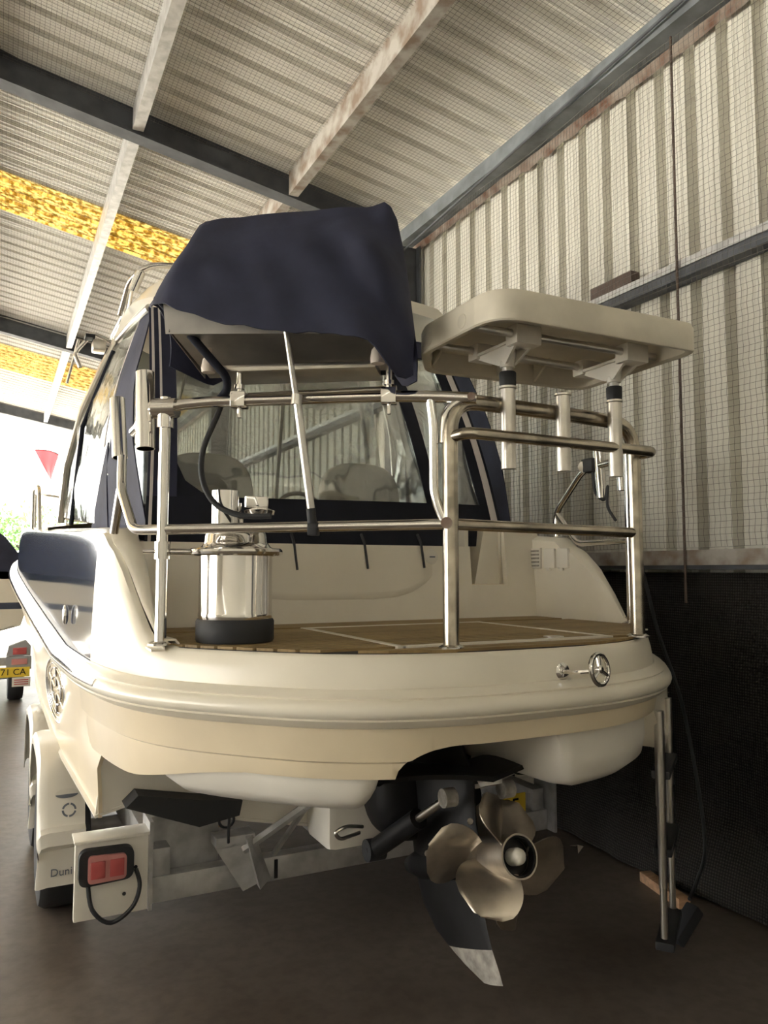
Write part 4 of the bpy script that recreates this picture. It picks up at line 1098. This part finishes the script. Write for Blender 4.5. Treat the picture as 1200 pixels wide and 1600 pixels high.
for xx in (1.288, 1.69):
    o = part('post_bracket', box((xx, 1.705, 2.048), (.085, .055, .055), .006), plastic_w, bb)
    part('bracket_block', box((xx, 1.90, 2.048), (.085, .05, .05), .006), plastic_w, o)
    part('bracket_plate', extrude([(xx - .04, 1.69, 2.03), (xx + .04, 1.69, 2.03), (xx + .04, 1.91, 2.03), (xx - .04, 1.91, 2.03)], (0, 0, .008)), plastic_w, o, 0)
    for dx in (-.03, .03): part('bracket_rib', extrude([(xx + dx - .004, 1.685, 2.035), (xx + dx - .004, 1.915, 2.035), (xx + dx * .5 - .004, 1.80, 1.985), (xx + dx * .5 - .004, 1.765, 1.985)], (.008, 0, 0)), plastic_w, o, 0)
    part('socket', lathe([(.001, 1.978), (.021, 1.978), (.026, 2.03), (.001, 2.03)], (xx, 1.782, 0), (0, 0, 1), 18), plastic_w, o)
    part('post_tube', tube([(xx, 1.782, 1.80), (xx, 1.782, 1.985)], 0.015, 0, 16), alu, bb)
    part('collar', lathe([(.0165, 1.925), (.023, 1.925), (.024, 1.935), (.0245, 1.962), (.0225, 1.965), (.0165, 1.965)], (xx, 1.782, 0), (0, 0, 1), 20, True), rubber, bb)

# ------------------------------------------------------------------ the trailer under the boat
tr = thing('boat_trailer', (XC, 4.2, 0), 'white and galvanised tandem boat trailer under the cruiser', 'trailer')
def wheel(x, y_, sd, par, R=0.295, w=0.19, rim_m=galv):
    ax = (sd, 0, 0)
    t = part('tyre', lathe([(R * .62, -w * .42), (R * .80, -w * .5), (R * .95, -w * .46), (R, -w * .33), (R, w * .33), (R * .95, w * .46), (R * .80, w * .5), (R * .62, w * .42)], (x, y_, R), ax, 40, True), rubber, par, 40)
    part('wheel_rim', lathe([(R * .62, -w * .40), (R * .60, w * .40), (R * .55, w * .36), (R * .50, w * .20), (R * .25, w * .22), (R * .22, w * .34), (.001, w * .36), (.001, -w * .3), (R * .5, -w * .4)], (x, y_, R), ax, 32), rim_m, t)
    for k in range(5):
        a = 2 * PI * k / 5; part('wheel_nut', lathe([(.001, 0), (.011, 0), (.009, .02), (.001, .02)], (x + sd * w * .22, y_ + .09 * math.cos(a), R + .09 * math.sin(a)), ax, 6), steel, t)
def guard(sd, y0):
    X = lambda d: XC + sd * d
    pf = [(-.385, .205), (-.395, .345), (-.43, .37), (-.43, .415), (-.395, .425), (-.37, .50), (-.33, .60), (-.26, .665), (-.12, .69), (.12, .69), (.26, .665), (.34, .58), (.38, .46), (.385, .36)]
    rows = []
    for d, dr in ((1.0, 0.0), (1.13, 0.0), (1.155, -.006), (1.165, -.025), (1.165, -.05)):
        rows.append([(X(d), y0 + a * (1 + dr * .6), max(.2, b + dr)) for a, b in pf])
    o = part('mudguard', shell_vf(rows, 0.005), white_gel, tr, 40); return o
for sd in (-1, 1):
    for yw in (3.63, 4.40):
        wheel(XC + sd * 1.055, yw, sd, tr)
    for yw in (3.63, 4.40):
        gd = guard(sd, yw)
        if sd < 0 and yw < 4:
            part('lettering', text_vf('Duni', 0.040, (.250, 3.230, .258), (1, 0, 0), (0, 0, 1)), ink_g, gd, 0)
            sn = V((0, -.93, .37)); R0 = frame_of(sn)
            def gs(x_, z_): return V((x_, yw - .37 + (z_ - .50) * .4, z_)) + sn * .009
            for k in range(4):
                pg = [gs(.272, .478) + R0 @ V((r_ * math.cos(a), r_ * math.sin(a), 0)) for r_, aa in ((.026, range(0, 8)), (.019, range(7, -1, -1))) for a in [k * PI / 2 + q * .19 for q in aa]]
                part('ring_sticker', extrude(pg, sn * .001), ink_g, gd, 0)
            part('oval_sticker', extrude([gs(.264, .535) + R0 @ V((.042 * math.cos(a), .018 * math.sin(a), 0)) for a in [2 * PI * q / 24 for q in range(24)]], sn * .001), plastic_w, gd, 0)
            part('oval_band', extrude([gs(.264, .535) + sn * .001 + R0 @ V((.041 * math.cos(a), -.003 + .014 * math.sin(a), 0)) for a in [-PI * q / 12 for q in range(13)]], sn * .001), ink_g, gd, 0)
    part('axle', tube([(XC - 1.0, 3.63 if sd < 0 else 4.40, .295), (XC + 1.0, 3.63 if sd < 0 else 4.40, .295)], 0.03, 0, 12), galv, tr)
    part('main_rail', boxmm(XC + sd * .80 - .03, XC + sd * .80 + .03, 2.76, 7.6, .33, .45, .004), galv, tr)
    part('drawbar', extrude([(XC + sd * .83, 7.6, .33), (XC + sd * .77, 7.6, .33), (XC + sd * .02, 9.6, .33), (XC + sd * .08, 9.6, .33)], (0, 0, .12)), galv, tr, 0)
    part('end_plate', boxmm(XC + sd * .845 - .006, XC + sd * .845 + .006, 2.70, 2.84, .275, .56), galv, tr, 0)
    if sd > 0: continue
    part('light_arm', boxmm(XC + sd * 1.08, XC + sd * .845, 2.725, 2.75, .27, .525, .006), white_gel, tr)
    part('light_arm_flange', boxmm(XC + sd * 1.085, XC + sd * .845, 2.70, 2.80, .520, .530, .003), white_gel, tr)
    cxl = XC + sd * .985
    lamp = part('lamp_housing', extrude([(x_, 2.725, z_) for x_, z_ in rounded([(cxl - .085, .385), (cxl + .085, .392), (cxl + .085, .495), (cxl - .085, .500)], [.03] * 4)], (0, -.03, 0)), rubber, tr, 30)
    part('lamp_lens', extrude([(x_, 2.697, z_) for x_, z_ in rounded([(cxl - .058, .397), (cxl + .060, .400), (cxl + .060, .478), (cxl - .058, .484)], [.015] * 4)], (0, -.014, 0)), pink_lens, lamp, 30)
    for q in (-.028, .030): part('lens_block', boxmm(cxl + q - .022, cxl + q + .022, 2.678, 2.684, .412, .466, .003), red_lens, lamp)
    if sd < 0:
        tag(part('lamp_cable', tube(catmull([(.29, 2.715, .39), (.305, 2.70, .31), (.36, 2.69, .265), (.425, 2.69, .30), (.45, 2.70, .36), (.44, 2.72, .41)], 6), 0.007, 0, 8), rubber, tr), 'black cable looping under the port lamp')
        for q in ((.405, .335), (.44, .415)): part('bolt_hole', lathe([(.001, 0), (.006, 0), (.006, .002), (.001, .002)], (q[0], 2.725, q[1]), (0, -1, 0), 10), ink, tr)
for yy, z_ in ((2.78, .275), (4.0, .33), (5.6, .33), (7.2, .33)): part('cross_member', boxmm(XC - .84, XC + .84, yy - .03, yy + .03, z_, z_ + .085, .004), galv, tr)
part('rear_panel', boxmm(.505, .745, 2.835, 2.845, .345, .545), galv, tr, 0)
part('rear_flange', extrude([(.50, 2.80, .545), (.60, 2.80, .565), (.76, 2.80, .545), (.76, 2.80, .52), (.50, 2.80, .53)], (0, .08, 0)), galv, tr, 0)
for q in (.555, .60): part('bolt_head', lathe([(.001, 0), (.009, 0), (.009, .007), (.001, .007)], (q + .06, 2.80, .545), (0, -1, 0), 8), steel, tr)
part('roller_bracket', extrude([(.70, 2.70, .44), (.80, 2.70, .47), (.86, 2.70, .30), (.80, 2.70, .28)], (0.0, .012, 0)), galv, tr, 0)
part('roller_bracket', extrude([(.80, 2.66, .47), (.84, 2.70, .47), (.90, 2.70, .31), (.85, 2.66, .29)], (0.006, .10, 0)), galv, tr, 0)
part('roller_bracket', boxmm(.70, .84, 2.69, 2.77, .44, .475, .003), galv, tr)
part('strut', tube([(.80, 2.70, .42), (1.02, 2.62, .575)], 0.016, 0, 6), galv, tr)
part('strut', tube([(.93, 2.78, .35), (1.00, 2.62, .56)], 0.012, 0, 6), galv, tr)
part('strap_loop', torus((.735, 2.69, .535), (0, 1, 0), .026, .005, 16, 6), rubber, tr)
part('lamp_wire', tube(catmull([(.74, 2.66, .60), (.735, 2.66, .52), (.74, 2.68, .46)], 5), .005, 0, 6), rubber, tr)
for q in (.82, .93): part('bolt_slot', boxmm(q, q + .012, 2.745, 2.752, .285, .35), ink, tr, 0)
for yy in (3.2, 4.7, 6.2):
    r_ = part('keel_roller', lathe([(.001, -.09), (.05, -.09), (.032, 0), (.05, .09), (.001, .09)], (XC, yy, .355), (1, 0, 0), 20), rubber, tr)
    part('roller_yoke', boxmm(XC - .11, XC + .11, yy - .03, yy + .03, .285, .30), galv, r_, 0)
for sd in (-1, 1):
    part('bunk_board', boxmm(XC + sd * .62 - .05, XC + sd * .62 + .05, 2.85, 6.4, .46, .50, .006), timber, tr)
pl_ = part('number_plate', boxmm(1.79, 2.07, 2.77, 2.776, .315, .440, .002), yellow_plate, tr, 0)
part('plate_lettering', text_vf('6 C5', 0.095, (1.945, 2.768, .385), (1, 0, 0), (0, 0, 1)), ink, pl_, 0)
part('plate_bracket', boxmm(1.90, 2.175, 2.777, 2.785, .40, .43), galv, tr, 0)
part('plate_footer', boxmm(1.83, 1.93, 2.767, 2.769, .326, .336), ink_g, pl_, 0)
part('chain', torus((1.80, 2.70, .30), (0.3, 1, 0), .022, .006, 16, 6), rust_lip, tr); part('chain', torus((1.75, 2.70, .33), (1, .4, 0), .022, .006, 16, 6), rust_lip, tr)

# ------------------------------------------------------------------ loose things on the right
pc = tag(part('power_lead', tube(catmull([(2.262, 2.31, 1.47), (2.30, 2.31, 1.45), (2.34, 2.31, 1.33), (2.42, 2.33, 1.14), (2.55, 2.34, .85), (2.62, 2.33, .50), (2.625, 2.31, .26), (2.52, 2.26, .17), (2.42, 2.21, .135)], 6), 0.0075, 0, 8), rubber, None), 'black cable hanging from the starboard rail down to the floor', 'cable')
tag(part('scrub_brush', box((2.345, 2.165, .075), (.05, .055, .15), .008, Matrix.Rotation(math.radians(48), 3, 'Y')), rubber, None), 'black plug block on the cable end at the ladder foot', 'plug')
tag(part('timber_offcut', box((2.62, 2.53, .022), (.055, .30, .042), .003, Matrix.Rotation(math.radians(-14), 3, 'Z')), timber, None), 'orange-brown timber offcut on the floor behind the ladder', 'timber')
sv = [(2.60, 3.06, .004), (2.66, 3.09, .020), (2.655, 3.14, .006), (2.61, 3.13, .018), (2.63, 3.10, .030)]
tag(part('paper_scrap', shell_vf([[sv[0], sv[1]], [sv[4], sv[4]], [sv[3], sv[2]]], .002), paper, None), 'crumpled pale paper scrap on the floor by the shade cloth', 'scrap')

# ------------------------------------------------------------------ neighbouring boat and trailer at the far left
nb = thing('covered_boat', (-.75, 11.2, .70), 'neighbouring cream boat with navy stripe under a navy cover', 'boat')
def hullrow(z, w, yb=9.15): return [(-.75 - w, yb + .02, z), (-.75 - w, 12.0, z), (-.75 - w * .75, 13.4, z), (-.75, 14.6, z), (-.75 + w * .75, 13.4, z), (-.75 + w, 12.0, z), (-.75 + w, yb + .02, z), (-.75 + w * .9, yb, z), (-.75 - w * .9, yb, z)]
def loop(r): return r + r[:1]
def closed(rows):
    vs, fs = grid_vf([loop(r) for r in rows]); n = len(rows[0]) + 1
    return vs, fs + [tuple(range(n - 1)), tuple((len(rows) - 1) * n + k for k in range(n - 1))]
part('lower_hull', closed([hullrow(.62, .30), hullrow(.80, .98), hullrow(.98, 1.03)]), gel, nb, 30)
part('navy_stripe', closed([hullrow(.98, 1.04), hullrow(1.05, 1.05)]), navy_gel, nb, 30)
part('upper_hull', closed([hullrow(1.05, 1.03), hullrow(1.38, 1.00)]), gel, nb, 30)
part('boat_cover', closed([hullrow(1.30, 1.06), hullrow(1.40, 1.07), hullrow(1.75, .80), hullrow(2.02, .45), hullrow(2.10, .1)]), navy, nb, 40)
part('cleat', tube([(.22, 9.12, 1.42), (.24, 9.12, 1.60), (.16, 9.12, 1.66)], .015, .04), steel, nb)
nt_ = thing('neighbour_trailer', (-.75, 9.5, 0), 'galvanised trailer with yellow number plate under the neighbouring covered boat', 'trailer')
part('frame_rail', boxmm(-1.5, .30, 9.02, 9.10, .40, .48, .004), galv, nt_); part('frame_rail', boxmm(-.05, .03, 9.1, 13.8, .40, .48, .004), galv, nt_); part('frame_rail', boxmm(-1.53, -1.45, 9.1, 13.8, .40, .48, .004), galv, nt_)
part('keel_support', boxmm(-.85, -.65, 9.6, 9.7, .48, .63), galv, nt_); part('keel_support', boxmm(-.85, -.65, 12.0, 12.1, .48, .63), galv, nt_)
lb = part('lamp_box', extrude([(.10, 8.98, .50), (.33, 8.98, .50), (.33, 8.98, .60), (.28, 8.98, .66), (.12, 8.98, .60)], (0, .12, 0)), grey_p, nt_, 0)
part('lamp_lens', boxmm(.16, .29, 8.970, 8.982, .515, .585, .004), red_lens, lb); part('lamp_lens', boxmm(.15, .30, 8.970, 8.982, .41, .47, .004), pink_lens, lb)
part('lamp_back', boxmm(.10, .34, 8.982, 9.02, .36, .495), grey_p, lb, 0)
p_ = part('number_plate', boxmm(-.05, .325, 8.955, 8.965, .285, .385, .002), yellow_plate, nt_, 0)
part('plate_lettering', text_vf('L 71 CA', .090, (.135, 8.953, .335), (1, 0, 0), (0, 0, 1)), ink, p_, 0)
p_ = part('warning_sticker', boxmm(.16, .335, 8.955, 8.965, .185, .280, .002), plastic_w, nt_, 0)
for k in range(3): part('sticker_line', boxmm(.18, .315, 8.952, 8.956, .205 + k * .022, .215 + k * .022), red_lens, p_, 0)
wheel(.20, 9.35, 1, nt_, .25, .16); wheel(-1.70, 9.35, -1, nt_, .25, .16)
part('axle', tube([(-1.7, 9.35, .25), (.2, 9.35, .25)], .03), galv, nt_)

# red feather flag outside
ff = thing('feather_flag', (.93, 18.4, -.13), 'red feather flag outside the shed opening', 'flag')
rows = []
for j in range(11):
    t = j / 10; r = []
    for k in range(9):
        s = k / 8
        x0_ = .62 + (.96 - .62) * t; x1_ = 1.10 - (1.10 - .97) * t
        z_ = 4.02 - (4.02 - 3.38) * t + 0.05 * math.sin(PI * s) * (1 - t) - .08 * s * (1 - t)
        r.append((x0_ + (x1_ - x0_) * s, 18.4 + .06 * math.sin(s * 5 + t * 2), z_))
    rows.append(r)
part('flag_sail', shell_vf(rows, .004), red_fab, ff, 60)
part('flag_hem', tube([V(p) + V((0, 0, .008)) for p in rows[0]], .012, 0, 6), ink, ff)
part('flag_pole', tube([(1.0, 18.42, -.12), (1.04, 18.42, 3.0), (1.10, 18.41, 4.0)], .014, 0, 8), alu, ff)

# trees beyond the opening
def tree(x, y_, h, w, label):
    t = thing('tree', (x, y_, -.13), label, 'tree', 'trees outside the shed')
    m_ = MB(); m_.add(tube([(x, y_, -.13), (x + .1, y_, h * .35), (x, y_ + .1, h * .7)], .14, .3, 8, True, .05))
    for k in range(6):
        a = k * 1.05; m_.add(tube([(x + .05, y_, h * (.3 + .05 * k)), (x + math.cos(a) * w * .5, y_ + math.sin(a) * w * .5, h * (.5 + .06 * k))], .05, 0, 6, True, .015))
    m_.build('trunk', bark, t)
    rg = random.Random(int(x * 10 + y_)); vs = []; fs = []
    cl = [(rg.gauss(0, .42) * w, rg.gauss(0, .42) * w, h * rg.uniform(.35, 1.0)) for _ in range(46)]
    for c in cl:
        for _ in range(34):
            p = V((x + c[0] + rg.gauss(0, .22), y_ + c[1] + rg.gauss(0, .22), c[2] + rg.gauss(0, .22)))
            d = V((rg.gauss(0, 1), rg.gauss(0, 1), rg.gauss(0, 1))).normalized(); e = d.orthogonal().normalized(); n0 = len(vs)
            vs += [p - d * .11, p + e * .045, p + d * .11, p - e * .045]; fs.append((n0, n0 + 1, n0 + 2, n0 + 3))
    part('foliage', (vs, fs), leaf_m, t, 0)
tree(.3, 27, 3.2, 1.5, 'low leafy green tree outside left of the flag'); tree(-3.5, 31, 4.4, 2.0, 'leafy tree beyond the neighbouring covered boat'); tree(2.6, 33, 3.6, 2.0, 'leafy tree outside beyond the cruiser bow')
